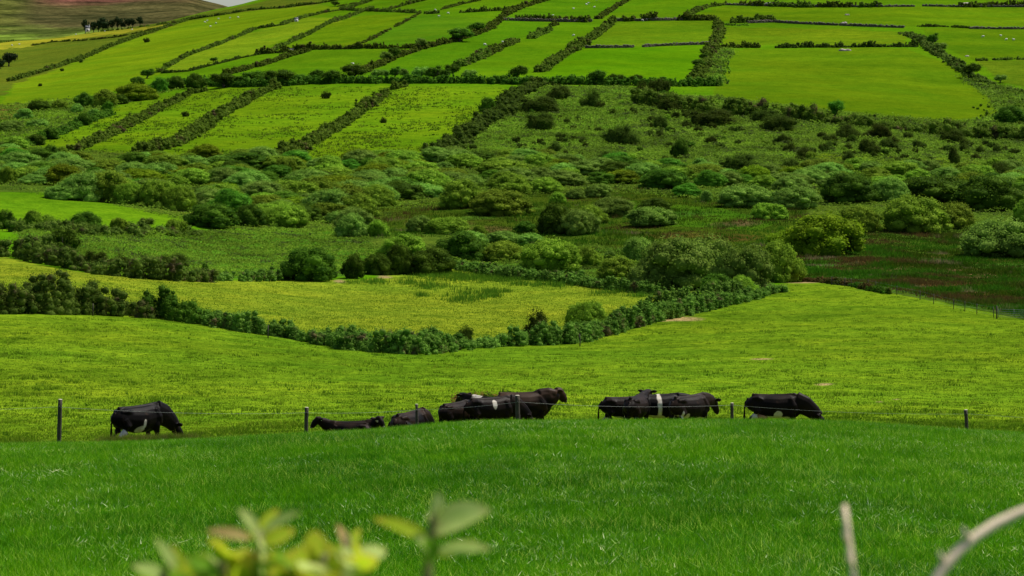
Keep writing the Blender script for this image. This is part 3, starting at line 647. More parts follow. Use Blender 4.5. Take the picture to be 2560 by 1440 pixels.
# ------------------------------------------------------------------ trees (trunk + crown)
tree_protos = []
def make_tree_proto(v, w, h, z0, lean, kind, n, leaf):
    g = np.random.default_rng(100 + v)
    cm = foliage(crown_lobes(w, h, z0, g, n=22, lean=lean), n, leaf, g, core=.62, down=-1.1, shell=(.7, 1.15), jitter=1.0).mesh('crown')
    cm.materials.append(M[kind])
    t = Geo(); th = z0 + (h - z0) * .45
    t.tube([(0, 0, -.05), (lean * .03, 0, z0 * .5), (lean * .12 * w, 0, z0), (lean * .25 * w, 0, th)], [.055, .045, .038, .02], 7)
    for k in range(6):
        a = g.uniform(0, 6.28); s = g.uniform(.18, .36) * w
        t.tube([(lean * .08 * w, 0, z0 * g.uniform(.7, 1.1)), (lean * .15 * w + math.cos(a) * s * .5, math.sin(a) * s * .5, z0 + .12), (lean * .25 * w + math.cos(a) * s, math.sin(a) * s, z0 + (h - z0) * g.uniform(.3, .6))], [.03, .02, .008], 5)
    tm = t.mesh('trunk', True); tm.materials.append(M['bark'])
    return cm, tm
TP = {'d': [make_tree_proto(i, 1.0, .95, .22, l, 'dark', 2600, .028) for i, l in enumerate((.3, .8, -.3, .5))],
      'b': [make_tree_proto(10 + i, 1.0, .95, .2, l, 'bright', 2600, .028) for i, l in enumerate((.2, -.4))],
      'g': [make_tree_proto(20 + i, 1.0, .9, .2, l, 'willow_grey', 2600, .028) for i, l in enumerate((.4, -.2))]}
def tree(c, r, w, h, kind, label, group, near=False, name='hawthorn_tree', mesh=None):
    p = ground([c], [r])[0]
    if p[1] > 2200:
        p[1] = 1800; p[0] = (c - 1280) / F * 1800; p[2] = float(H(p[0], 1800)); h = h + max(0, (HZ - F * p[2] / 1800) - r)
    pm = F / p[1]
    cm, tm = mesh or random.choice(TP[kind])
    e = empty(name, p)
    s = (w / pm, w / pm * .95, h / pm / .95)
    for nm, me in (('crown', cm), ('trunk', tm)):
        o = bpy.data.objects.new(nm, me); col.objects.link(o); o.parent = e; o.scale = s
        if w < 5: pass
    tag(e, label, 'tree', group)
    return e
TREES = [(367,196,34,22,'d'),(560,219,50,32,'d'),(600,214,34,24,'d'),(632,212,50,32,'b'),(668,213,30,20,'d'),(705,213,62,34,'d'),(748,210,34,22,'d'),(784,204,31,27,'d'),(818,209,40,30,'d'),(848,207,26,20,'d'),
 (880,203,50,38,'d'),(942,198,25,24,'g'),(964,196,22,20,'g'),(986,197,26,28,'d'),(1010,197,22,24,'g'),(1050,202,38,34,'g'),(1082,202,42,34,'d'),(1112,200,26,26,'d'),(1134,192,32,28,'d'),(1172,200,30,25,'g'),(1288,203,38,35,'d'),(1483,211,38,32,'d'),
 (1525,211,22,24,'d'),(1550,211,22,22,'d'),(1582,211,30,22,'d')]
lt = sorted(TREES)
special = {1288: 'round hawthorn standing clear of the hedge with its trunk showing, middle of the tree line', 705: 'broadest dark spreading hawthorn in the left part of the tree line', 632: 'bright green tree in the left part of the tree line',
           367: 'small dark tree up the slope at the left end of the tree line', 880: 'tall windswept hawthorn where the diagonal hedge meets the tree line', 1483: 'bushy hawthorn under the walled bright field, right of the round one'}
for i, (c, r, w, h, k) in enumerate(lt):
    adj = {'d': 'dark hawthorn', 'b': 'bright hawthorn', 'g': 'grey-green hawthorn'}[k]
    tree(c, r, w * 1.3, h * 1.25, k, special.get(c, f'{adj} in the tree line across the hillside, {ordw(i)} tree from its left end'), 'trees in the line across the hillside')
for c, r, w, h, k, lab in [
 (1053,122,34,28,'g','windswept grey tree on the diagonal hedge above the tree line'),
 (1148,104,62,34,'d','large double-domed dark tree on the upper diagonal hedge'),
 (1183,82,42,26,'d','dark tree just behind and above the large domed one'),
 (988,149,31,30,'d','small dark tree on the lower diagonal hedge, right of its pale neighbour'),
 (965,154,38,26,'g','pale windswept tree on the lower diagonal hedge'),
 (2087,297,40,48,'b','slender light green tree rising from the long hedge below the biggest field'),
 (2330,116,34,34,'d','dark round tree at the top of the wide hedge on the right'),
 (2420,194,46,36,'d','dark leaning tree with a shadow halfway down the wide hedge on the right'),
 (2500,207,32,22,'g','pale low tree near the lower end of the wide hedge on the right'),
 (2348,132,36,28,'g','grey-green tree next below the dark round one on the right hedge'),
 (1758,150,28,18,'d','small dark tree jutting left from the upright hedge'),
 (1745,174,34,26,'d','larger dark tree lower down on the upright hedge'),
 (533,155,22,12,'d','lone low tree in the rushy strip on the upper left hill'),
 (362,574,40,32,'g','windswept grey tree with a bare trunk behind the bracken field'),
 (158,652,76,82,'d','tall dark green tree at the left edge of the bracken field'),
 (837,16,22,13,'d','small tree on the skyline hedge at upper centre-left')]:
    tree(c, r, w * 1.08, h * 1.12, k, lab, None)
# conifers
def conifer_proto(v):
    g = np.random.default_rng(300 + v); lobes = []
    for i in range(11):
        z = .22 + i * .068; r = .17 * (1 - i / 14) * g.uniform(.8, 1.2)
        for k in range(3):
            a = g.uniform(0, 6.28); lobes.append((math.cos(a) * r, math.sin(a) * r, z, r * .9, r * .9, .045))
    cm = foliage(lobes, 900, .035, g, core=.6, down=-1.1).mesh('crown'); cm.materials.append(M['conifer'])
    t = Geo(); t.tube([(0, 0, -.03), (.01, 0, .5), (0, 0, .95)], [.03, .02, .006], 6); tm = t.mesh('trunk', True); tm.materials.append(M['bark'])
    return cm, tm
CP = [conifer_proto(0)] + [make_tree_proto(60 + i, .9, 1.0, .22, l, 'conifer', 1300, .035) for i, l in enumerate((.2, -.2, .1))]
CON = [(213,80,13,26),(222,78,12,20),(234,77,13,20),(246,75,12,18),(257,73,20,24),(268,72,14,19),(280,70,13,18),(294,68,13,22),(303,67,11,17),(312,66,12,17),(322,65,12,16),(332,64,12,15),(350,61,13,16)]
for i, (c, r, w, h) in enumerate(CON):
    tree(c, r, w * 1.7, h * 1.25, 'd', f'dark conifer in the shelter belt below the mountain, {ordw(i)} from left' if i else 'tallest dark conifer at the left end of the shelter belt below the mountain',
         'conifers of the shelter belt', name='conifer_tree', mesh=CP[(i * 3 + 1) % 4])
tree(22, 166, 40, 42, 'd', 'broad dark pine at the left edge below the ridge', None, name='pine_tree', mesh=make_tree_proto(55, 1, .95, .18, .1, 'conifer', 1600, .035))
tree(2, 173, 26, 30, 'd', 'smaller dark pine cut by the left edge of the view', None, name='pine_tree', mesh=make_tree_proto(56, 1, .95, .18, -.1, 'conifer', 1600, .035))

# ------------------------------------------------------------------ hedges
def resample(pts, step):
    pts = np.asarray(pts, float); seg = np.linalg.norm(np.diff(pts, axis=0), axis=1); s = np.concatenate([[0], np.cumsum(seg)])
    n = max(int(s[-1] / step), 2); q = np.linspace(0, s[-1], n)
    return np.stack([np.interp(q, s, pts[:, i]) for i in range(pts.shape[1])], 1)
nh = 0
def hedge(path, hm, wm, mat, label, group=None, gaps=0., leaf=None, dens=1.0, name='hedge', rough=.35, cat='hedge', hs=None, flat=False):
    """path: points along the foot of the hedge; hm height m, wm width m"""
    global nh; nh += 1
    g = np.random.default_rng(500 + nh)
    pc = np.array([(p[0], p[1]) for p in path], float)
    pc2 = resample(pc, 6.0)
    w3 = ground(pc2[:, 0], pc2[:, 1]); hh = np.interp(pc2[:, 0], [p[0] for p in sorted(path)], [(p[2] if len(p) > 2 else 1.) for p in sorted(path)])
    P4 = resample(np.column_stack([w3, hh]), wm * .34)
    d = P4[:, 1].mean(); lf = leaf or max(.06, d * .00034)
    lobes = []
    fine = .58 if w3[:, 1].mean() < 330 else 1.0
    step = wm * .15 * (.7 if fine < 1 else 1); P4 = resample(np.column_stack([w3, hh]), step)
    gapv = vnoise(P4[:, 0], P4[:, 1], wm * 2.2, nh) if gaps else None
    hv = vnoise(P4[:, 0], P4[:, 1], wm * 1.1, nh + 40); hv2 = vnoise(P4[:, 0], P4[:, 1], wm * .45, nh + 41)
    tg = np.gradient(P4[:, :2], axis=0); tg /= np.linalg.norm(tg, axis=1)[:, None] + 1e-9
    wv = .6 + .8 * vnoise(P4[:, 0], P4[:, 1], wm * 4.0, nh + 43); wm0 = wm
    for i, (x, y, z, k) in enumerate(P4):
        wm = wm0 * wv[i]
        if gaps and gapv[i] < gaps: continue
        Hc = hm * k * (1 + (hv[i] - .5) * rough * 1.5 + (hv2[i] - .5) * rough)
        for m_ in range(2):
            lat = g.uniform(-1, 1); r = min(wm * g.uniform(.13, .24), max(hm * .33, .3) * 1.2) * fine
            cx = x - tg[i, 1] * lat * wm * .36 + g.normal() * step; cy = y + tg[i, 0] * lat * wm * .36 + g.normal() * step
            top = max(Hc * (1 - .4 * lat * lat) * g.uniform(.7, 1.12), r * .9)
            zg = float(H(cx, cy)); zz = top - r * .8
            while zz > -r * .3:
                rr_ = r * g.uniform(.85, 1.25)
                lobes.append((cx, cy, zg + zz, rr_, rr_, rr_ * .85))
                zz -= r * 1.25; cx += g.normal() * r * .45; cy += g.normal() * r * .45
                if zz < top * .45: r *= 1.1
    if not lobes: return
    L = np.array(lobes); cen = L[:, :3].mean(0); cen[2] = L[:, 2].min(); L[:, :3] -= cen
    A_ = (L[:, 3] * L[:, 5] * 6 + L[:, 3] * L[:, 4] * 3).sum() * .30
    n = int(min(A_ / (lf * lf * 1.2) * .85 * dens, 110000))
    o = link(name, foliage(L, n, lf, g, core=.74, jitter=1.0, shell=(.7, 1.45) if fine < 1 else (.75, 1.25)).mesh(name), mat, loc=cen)
    tag(o, label, cat, group)
    return o
GH = 'hedges between the hillside fields'
hd, gk, bk = M['gorse'], M['bank'], M['bramble']
HEDGES = [
 ([(27,203),(70,190),(118,176),(201,149),(275,117),(336,95),(403,73),(470,50),(554,38),(621,26),(705,20),(806,8),(880,-6)],3.0,6,gk,'long dark hedge climbing the ridge of the upper left hill from the left edge',0),
 ([(64,117),(134,105),(208,102),(302,92),(400,70)],1.8,4,gk,'broken hedge below the thin yellow field on the left ridge',.3),
 ([(-40,112),(60,100),(130,92),(200,83),(300,75),(420,58)],1.6,3,gk,'thin hedge along the top edge of the yellow ridge field',.3),
 ([(396,181),(420,166),(470,139),(537,115),(605,88),(638,73),(705,63),(756,45),(806,33),(860,24),(930,2)],2.6,5,gk,'hedge rising from the left clump up the middle of the left hill',.05),
 ([(403,183),(470,179),(540,161),(600,146),(660,134)],1.8,3,hd,'curving dark bank under the rushy strip on the left hill',.1),
 ([(564,188),(620,173),(682,156),(720,142),(772,129)],3.4,6,gk,'short dense diagonal hedge above the left end of the tree line',0),
 ([(640,136),(700,132),(740,126),(790,123),(850,123),(900,121),(1010,121),(1056,119)],3.8,5,gk,'level dark hedge running past the little stone shed',.05),
 ([(680,129),(720,109),(772,86),(820,59),(850,50),(900,32),(930,20)],2.6,5,gk,'diagonal hedge directly above the little stone shed',.1),
 ([(67,364),(100,352),(148,337),(200,313),(279,286)],3.2,5,M['dark'],'lowest diagonal hedge at the far left of the lower fields',.25),
 ([(188,377),(252,351),(302,323),(370,290),(413,266),(470,237),(517,227)],3.4,6,gk,'leftmost long diagonal hedge between the lower rough fields',.1),
 ([(346,381),(420,371),(487,337),(537,297),(600,263),(640,241),(689,219)],4.2,7,gk,'second long diagonal hedge, below the broad hawthorn',0),
 ([(682,400),(756,371),(823,331),(850,318),(890,290),(917,269),(984,223),(1010,216)],4.0,7,gk,'third long diagonal hedge between the lower rough fields',0),
 ([(1092,378),(1152,354),(1186,324),(1253,287),(1287,244),(1354,212)],4.6,12,hd,'broad brown gorse hedge at the left side of the gorse slope',0),
 ([(850,24),(900,27),(964,29),(1050,33)],2.8,4,gk,'level hedge near the top edge above the left diagonal fields',.1),
 ([(1066,34),(1090,34)],3.2,5,gk,'isolated short bit of hedge near the top edge',0),
 ([(1150,32),(1210,29),(1277,25)],3.4,4.5,gk,'level dark hedge near the top edge, left of the main diagonal',0),
 ([(1105,24),(1150,12),(1200,1)],2.6,4,gk,'short slanting hedge touching the top edge at centre-left',.1),
 ([(964,27),(1010,14),(1065,0)],3.0,5,gk,'diagonal hedge leaving the top edge left of centre',.05),
 ([(845,17),(900,6),(930,0)],1.6,3,gk,'thin hedge cutting the top edge left of centre',.2),
 ([(907,108),(930,98),(960,82),(1018,52),(1048,35)],1.8,3.4,gk,'patchy thin diagonal hedge between two upper left fields',.42),
 ([(907,183),(950,163),(1004,139),(1065,119),(1118,108),(1172,92),(1219,75),(1250,51),(1273,31),(1320,14),(1370,0)],3.6,6,gk,'main diagonal hedge from the tree line to the top edge',.03),
 ([(1149,167),(1186,152),(1216,138)],4.2,7,gk,'lowest chunk of the broken diagonal hedge near centre',0),
 ([(1216,138),(1246,125)],4.2,7,gk,'second chunk of the broken diagonal hedge near centre',0),
 ([(1262,118),(1290,104)],3.8,6,gk,'third chunk of the broken diagonal hedge near centre',0),
 ([(1325,97),(1350,87),(1374,75)],3.6,6,gk,'fourth chunk of the broken diagonal hedge near centre',0),
 ([(1379,66),(1387,62)],2.8,5,gk,'tiny topmost chunk of the broken diagonal hedge near centre',0),
 ([(1354,180),(1404,142),(1455,115),(1505,78),(1533,55)],4.2,7,gk,'dense diagonal hedge left of the short stone walls',0),
 ([(1495,48),(1520,31),(1545,14),(1572,0)],2.6,5,gk,'short diagonal hedge reaching the top edge right of centre',.15),
 ([(1717,44),(1734,31),(1767,18),(1817,12)],3.0,6,gk,'curved hedge at the top left corner of the long walled field',.05),
 ([(1794,56),(1800,80),(1787,112),(1774,127),(1770,152),(1745,190),(1735,212)],4.0,8,gk,'upright hedge left of the biggest field',.03),
 ([(1807,62),(1840,64),(1870,63)],1.4,7,M['bracken'],'pale low bramble strip under the wall at upper right',.15),
 ([(1767,120),(1810,119),(1860,119),(1898,120)],3.4,5,gk,'short hedge at the top left corner of the biggest field',.1),
 ([(1933,120),(2000,119),(2070,119),(2180,118),(2291,117)],3.4,5,hd,'level dark hedge along the top of the biggest field',.08),
 ([(2262,84),(2305,104),(2332,128),(2372,150),(2405,178),(2440,198),(2500,222),(2580,236)],3.4,9,M['bramble'],'wide tumbling hedge down the right side of the biggest field',.03),
 ([(2295,67),(2360,67),(2425,71)],2.0,3.5,M['bracken'],'pale green hedge near the right edge above the wide hedge',.1),
 ([(2440,152),(2500,150),(2590,148)],2.2,4,gk,'low dark hedge at the right edge beside the wide hedge',.15),
 ([(1600,258),(1700,275),(1868,290),(2002,302),(2137,314),(2271,328),(2440,345),(2620,352)],7.0,13,gk,'long heavy hedge along the foot of the biggest field',0),
]
for path, hm, wm, mt, lab, gp in HEDGES:
    hedge(path, hm * .54, wm * .56, mt, lab, GH, gaps=max(gp, .1), rough=.8)
hedge([(330,240),(400,219),(480,208),(530,213),(600,216),(700,215),(760,210),(850,208),(1000,208),(1100,208),(1200,208),(1300,211),(1450,211),(1560,213),(1700,215),(1790,215)], 2.9, 4.2, M['dark'], 'long dark hedge under the row of hawthorns across the hillside', None)
# bracken skirts lying over the banks
hedge([(1640,250),(1760,256),(1900,272),(2060,288),(2200,302),(2330,312),(2500,322),(2600,330)], 1.5, 16, M['bracken'], 'pale band of bracken along the lower edge of the biggest field', None, name='bracken_bank', cat='bracken', rough=.2)
hedge([(2500,300),(2540,260),(2600,250)], 1.5, 18, M['bracken'], 'pale bracken patch at the right edge beside the biggest field', None, name='bracken_bank', cat='bracken', rough=.2)
hedge([(1790,215),(1795,180),(1800,150),(1815,128)], 1.2, 9, M['bracken'], 'narrow pale bracken strip on the left edge of the biggest field', None, name='bracken_bank', cat='bracken', rough=.2)
# near hedges
hedge([(-60,782,1.15),(60,783,1.25),(160,784,1.3),(260,787,1.1),(345,792,.9)], 2.3, 3.6, M['deadhedge'], 'tall tangled hedge with dead pinkish stems at the left edge behind the grazing cow', 'hedges around the yellow pasture')
hedge([(372,792,.9),(400,795,1.15),(440,800,1.25),(480,806,1.1),(515,812,.8)], 2.1, 3.2, M['dark'], 'dark leafy clump of hedge right of the tangled one', 'hedges around the yellow pasture', rough=.6)
hedge([(515,808,.8),(570,822,.9),(650,836,.9),(730,846,1.05),(800,860,.85),(900,876,.9),(1000,885,1),(1090,880,1.),(1160,870,.95),(1250,866,1.),(1330,862,1.1),(1420,860,1.15),(1510,836,1.1),(1640,802,1.1),(1760,776,.85),(1870,748,.65),(1940,728,.5)], 1.42, 2.9, bk, 'long curving bramble hedge between the cow pasture and the yellow pasture', 'hedges around the yellow pasture', rough=.62)
bush(1335, 862, 62, 66, 'x')['label'] = 'twisted brown gorse bush in the curving bramble hedge'
bush(1478, 835, 92, 84, 'o')['label'] = 'tall rounded bush standing in the curving bramble hedge'
bush(1160, 862, 44, 38, 'x')['label'] = 'small dark gorse bush in the lowest stretch of the bramble hedge'
for b_ in bushes[-3:]: b_[0]['category'] = 'bush'
hedge([(1128,668,.8),(1250,692,.95),(1400,704,1),(1500,720,1),(1640,738,1.1)], 1.35, 3.0, bk, 'neat low hedge on the far side of the yellow pasture', 'hedges around the yellow pasture')
hedge([(1640,775,1.),(1720,765,1.3),(1800,752,1.2),(1880,738,.8)], 1.7, 4, bk, 'wide bramble mass under the big willows at the pasture corner', 'hedges around the yellow pasture')
hedge([(-60,636,1.),(60,645,1.2),(150,668,1.1),(230,682,.9),(300,692,1.),(400,700,1.),(520,704,.9)], 2.2, 7, M['deadhedge'], 'broad scrubby hedge with brown tips left of the yellow pasture', 'hedges around the yellow pasture', rough=.5)
hedge([(520,700,.6),(600,702,.9),(700,700,1)], 1.6, 6, bk, 'low bramble patch between the scrubby hedge and the dark willow', 'hedges around the yellow pasture')
hedge([(0,578,1),(130,582,1),(250,585,.8),(400,585,.8),(480,583,.8)], 1.6, 5, M['bramble'], 'low hedge under the bushes behind the bracken field', None)
hedge([(1930,706),(2000,704),(2060,706),(2130,716),(2220,735)], .6, 1.6, M['rush'], 'low tufty bank at the far corner of the cow pasture', None, name='grass_bank', cat='bank', leaf=.12)

# ------------------------------------------------------------------ stone walls
def wall(path, hm, label, group='dry stone walls'):
    g = np.random.default_rng(int(abs(path[0][0] * 7 + path[0][1])))
    pc = resample(np.array(path, float), 5.0); w3 = resample(ground(pc[:, 0], pc[:, 1]), .8)
    geo = Geo(); cen = w3.mean(0); cen[2] = w3[:, 2].min()
    for i, p in enumerate(w3):
        h = hm * g.uniform(.7, 1.15)
        for lv in range(3):
            s = np.array((g.uniform(.45, .75), g.uniform(.4, .6), h / 3 * .62))
            geo.add(p - cen + np.array((g.normal() * .15, g.normal() * .12, h * (lv + .45) / 3)) + ICO_V * s * (1 + g.uniform(-.14, .14, (42, 1))), None, ICO_T)
    o = link('stone_wall', geo.mesh('stone_wall'), M['stone'], loc=cen); tag(o, label, 'wall', group)
wall([(1465,120),(1520,120),(1582,119)], 1.3, 'left of the two short stone walls in the bright field right of centre')
wall([(1609,118),(1660,115),(1710,113),(1785,111)], 1.3, 'right of the two short stone walls, joining the upright hedge')
wall([(1256,51),(1320,53),(1420,55),(1478,55)], 1.5, 'stone wall with scattered shrubs, left of the small diagonal hedge near the top')
wall([(1538,53),(1620,52),(1710,51),(1785,51)], 1.5, 'stone wall near the top edge left of the upright hedge')
wall([(1817,13),(1935,16),(2000,18),(2070,18),(2284,17)], 1.3, 'topmost long stone wall across the upper right')
wall([(2308,16),(2400,18),(2580,18)], 1.3, 'topmost stone wall at the right edge')
wall([(1870,58),(1935,56),(2000,60),(2093,64),(2120,65),(2258,70)], 1.3, 'stone wall between the two long fields at upper right')
wall([(2425,72),(2500,73),(2590,73)], 1.1, 'short stone wall at the right edge above the wide hedge')
for path, lab in [([(1290,50),(1330,52),(1380,53)], 'shrubs over the stone wall at the left near the top'), ([(1380,53),(1470,55)], 'shrubs over the stone wall just left of the small diagonal hedge'),
                  ([(1560,53),(1600,52),(1640,51)], 'shrubs over the stone wall between the two upper centre fields'), ([(1700,51),(1740,51),(1786,51)], 'shrubs over the stone wall at the curved hedge'),
                  ([(1850,13),(1905,15)], 'leftmost shrubs over the topmost wall'), ([(1925,16),(1985,17)], 'second shrubs from left over the topmost wall'), ([(1990,18),(2035,18)], 'third shrubs from left over the topmost wall'),
                  ([(2045,18),(2140,18)], 'shrubs over the middle of the topmost wall'), ([(2150,18),(2275,16)], 'rightmost shrubs over the long topmost wall'),
                  ([(2310,14),(2385,15)], 'shrubs over the left end of the right edge wall'), ([(2400,18),(2440,18)], 'small shrubs by the pale rock on the top wall'), ([(2450,17),(2580,17)], 'long shrubs over the right edge wall'),
                  ([(1830,58),(1900,54),(1945,56)], 'shrubs over the left part of the wall between the two long fields')]:
    hedge(path, 3.0, 4.0, gk, lab, 'shrubs growing over the walls', gaps=.2, name='wall_shrubs', cat='shrubs')

# ------------------------------------------------------------------ rocks, sheep, buildings
def boulder(c, r, w, h, label):
    p = ground([c], [r])[0]; pm = F / p[1]; g = np.random.default_rng(int(c)); geo = Geo()
    for k in range(3):
        s = np.array((w * g.uniform(.35, .5), w * .35, h * g.uniform(.6, .9))) / pm
        v = ICO_V * (1 + g.uniform(-.16, .16, (42, 1))); v[:, 2] *= np.where(v[:, 2] > .5, .8, 1)
        geo.add(np.array(((k - 1) * w * .28 / pm, g.normal() * .3, s[2] * .2)) + v * s, None, ICO_T)
    tag(link('boulder', geo.mesh('boulder'), M['rock'], loc=p), label, 'boulder')
boulder(2112, 127, 24, 6, 'large pinkish boulder under the hedge at the top of the biggest field')
boulder(2118, 38, 9, 4, 'small grey boulder in the long field at upper right')
boulder(2110, 60, 11, 6, 'pale boulder on the wall between the two long fields')
boulder(1928, 12, 26, 8, 'pinkish rock pile on the topmost wall at upper right')
boulder(2410, 13, 22, 9, 'pinkish rock pile on the wall near the top right corner')
boulder(2418, 141, 8, 3, 'white boulder at the left end of the low dark hedge by the right edge')
def sheep_mesh(grz):
    g = Geo()
    g.tube([(-.55, 0, .62), (-.48, 0, .64), (-.2, 0, .64), (.15, 0, .64), (.42, 0, .66), (.5, 0, .66)], [.06, (.24, .25), (.31, .30), (.30, .30), (.2, .22), .06], 8)
    g.tube([(.42, 0, .72), (.58, 0, .5 if grz else .88), (.74, 0, .18 if grz else .92), (.84, 0, .08 if grz else .84)], [.13, .1, .09, .04], 6)
    for x in (-.35, .32):
        for y in (-.13, .13): g.tube([(x, y, .5), (x, y, .25), (x, y, 0)], [.07, .04, .04], 5)
    for s in (-1, 1): g.tube([(.62, .07 * s, .42 if grz else .98), (.6, .17 * s, .42 if grz else .96)], [.04, .02], 5)
    return g.mesh('sheep', True)
SM = [sheep_mesh(True), sheep_mesh(False)]
SHEEP = [(1088,27,'beside the short bit of hedge near the top edge'),(1097,43,'below the gate gap of the top left fields'),(1120,35,'beside the faint track in the upper left field'),(882,163,'in the field above the tallest windswept hawthorn'),
 (1212,114,'in the pasture left of the main diagonal hedge top'),(1257,108,'by a chunk of the broken diagonal hedge'),(1382,41,'just above the stone wall near the diagonal hedge'),(1434,24,'alone in the middle of the top centre field'),
 (1466,13,'left of a close pair in the top centre field'),(1471,10,'right of a close pair in the top centre field'),(1486,20,'below the close pair in the top centre field'),(1492,2,'at the very top edge of the top centre field'),
 (1434,91,'in the pasture left of the dense diagonal hedge'),(1620,52,'against the shrubby wall near the top'),(1606,53,'in the shade of the shrubby wall near the top'),
 (518,54,'upper of a pair high on the left hill'),(512,57,'lower of a pair high on the left hill'),(526,68,'alone below the others on the left hill'),(540,60,'right of the pair on the left hill'),(546,49,'leftmost by the bank high on the left hill'),(595,45,'by the bank under the ridge hedge'),
 (575,47,'between two others under the ridge hedge'),(2516,101,'right of a pair by the right edge'),(2534,102,'rightmost by the right edge'),(2458,94,'in the field right of the dark round tree'),(2502,92,'uppermost in the field by the right edge'),
 (30,115,'leftmost in the thin yellow ridge field'),(48,113,'second in the thin yellow ridge field'),(190,88,'third in the thin yellow ridge field'),(262,80,'fourth in the thin yellow ridge field'),(330,76,'fifth in the thin yellow ridge field'),(420,62,'last to the right in the thin yellow ridge field'),(1425,54,'at the foot of the wall in the upper centre field')]
for i, (c, r, wh) in enumerate(SHEEP):
    p = ground([c], [r])[0]
    if p[1] > 2200: p[1] = 1660; p[0] = (c - 1280) / F * 1660; p[2] = float(H(p[0], 1660))
    o = bpy.data.objects.new('sheep', SM[i % 2]); col.objects.link(o); o.location = p; o.rotation_euler = (0, 0, random.choice((0, math.pi)) + random.uniform(-.7, .7)); o.scale = (1.05,) * 3
    if not o.data.materials: o.data.materials.append(M['wool'])
    tag(o, 'white sheep ' + wh, 'sheep', 'sheep on the hillside')
def house(c, r, L, W, Hh, rz, wallm, label, name='farmhouse', roofh=2.2, flat=False):
    p = ground([c], [r])[0]
    if p[1] > 2200: p[1] = 1780; p[0] = (c - 1280) / F * 1780; p[2] = float(H(p[0], 1780)) + 1.5
    e = empty(name, p, rz); tag(e, label, 'building')
    g = Geo(); g.box((0, 0, Hh / 2 - .3), (L, W, Hh + .6)); link('wall', g.mesh('wall'), M[wallm], e)
    g = Geo(); x, y = L / 2 + .1, W / 2 + .12
    if flat: g.box((0, 0, Hh + .12), (L + .4, W + .4, .2))
    else: g.add([(-x, -y, Hh), (x, -y, Hh), (x, y, Hh), (-x, y, Hh), (-x, 0, Hh + roofh), (x, 0, Hh + roofh)], [(0, 1, 5, 4), (2, 3, 4, 5), (0, 3, 2, 1)], [(0, 4, 3), (1, 2, 5)])
    rf = link('roof', g.mesh('roof'), M['slate'], e)
    if not flat:
        g = Geo(); g.box((L * .36, 0, Hh + roofh), (L * .12, W * .14, roofh * .7)); link('chimney', g.mesh('chimney'), M[wallm], rf)
    g = Geo(); g.box((0, -W / 2 - .03, Hh * .4), (L * .2, .1, Hh * .8)); link('door', g.mesh('door'), M['darkopen'], e)
    for s in (-1, 1):
        g = Geo(); g.box((s * L * .32, -W / 2 - .03, Hh * .6), (L * .14, .1, Hh * .3)); link('window', g.mesh('window'), M['darkopen'], e)
    return e
house(741, 54, 1.8, 1.6, 1.3, .3, 'whitewash', 'tiny whitewashed gable hut by the hedge high on the left hill', name='field_hut', roofh=.9)
house(727, 132, 2.0, 1.6, 1.7, 0, 'shedwall', 'little grey stone shed in front of the level hedge on the left hill', name='stone_shed', flat=True)
house(219, 79, 3.2, 2.6, 2.0, .2, 'whitewash', 'pale cottage among the conifers of the shelter belt')

# ------------------------------------------------------------------ undergrowth and grass (uncountable)
def tri_blades(P, hgt, wid, nb, g, spread, lean=.45, name='grass', mat=None, kind_label=None, cat=None, bend=True):
    """P: (n,3) foot points; every point gets nb blades"""
    n = len(P) * nb; base = np.repeat(P, nb, 0)
    base[:, :2] += g.normal(size=(n, 2)) * spread
    az = g.uniform(0, 2 * math.pi, n); h = (np.repeat(hgt, nb) if np.ndim(hgt) else np.full(n, hgt)) * g.uniform(.55, 1.25, n)
    ln = np.abs(g.normal(size=n)) * lean * h
    wz = g.uniform(0, 2 * math.pi, n); wd = wid * g.uniform(.6, 1.4, n) * .5
    dx = np.cos(wz) * wd; dy = np.sin(wz) * wd
    a = base + np.stack([dx, dy, -h * .05], 1); b = base - np.stack([dx, dy, h * .05], 1)
    tip = base + np.stack([np.cos(az) * ln, np.sin(az) * ln, h], 1)
    V = np.stack([a, b, tip], 1).reshape(-1, 3)
    me = np_mesh(name, V, None, np.arange(n * 3).reshape(-1, 3))
    o = link(name, me, mat); tag(o, kind_label, cat, None, 'stuff')
    return o
g = np.random.default_rng(77)
# tall meadow grass of the near field
n = 66000
dist = np.sqrt(g.uniform(27.0**2, 74.5**2, n)); x = g.uniform(-.235, .235, n) * dist + g.normal(size=n) * .3
P_ = np.stack([x, dist, H(x, dist)], 1)
hg = .07 + .07 * vnoise(x, dist, 3.2, 2) + .06 * vnoise(x, dist, .7, 3); hg *= np.clip((75.5 - dist) / 6, .35, 1)
tri_blades(P_, hg, .010, 14, g, .085, .95, 'meadow_grass', M['meadow'], 'tall lush dark green grass of the near field', 'grass')
n2 = 2600
xf = g.uniform(-.235, .235, 90000); df = np.sqrt(g.uniform(28.0**2, 73.0**2, 90000)); xf *= df
kf = vnoise(xf, df * .6, 2.6, 61) * .6 + vnoise(xf, df, .9, 62) * .4 > g.uniform(.42, .95, 90000); xf, df = xf[kf], df[kf]
tri_blades(np.stack([xf, df, H(xf, df) + .07], 1), .055, .017, 1, g, .02, 1.5, 'meadow_glints', M['painted_glint'], 'pale blades painted as sun glints flecking the near field', 'grass')  # glints put in as separate pale-coloured blades
c2x = g.uniform(-.22, .22, 130); c2d = np.sqrt(g.uniform(30.0**2, 72.0**2, 130)); kk = g.integers(0, 130, n2)
dist2 = c2d[kk] + g.normal(size=n2) * .7; x2 = c2x[kk] * c2d[kk] + g.normal(size=n2) * .9
tri_blades(np.stack([x2, dist2, H(x2, dist2)], 1), .14, .008, 16, g, .10, 1.2, 'meadow_tufts', M['tuft'], 'patches of taller glossy tufts in the near field', 'grass')
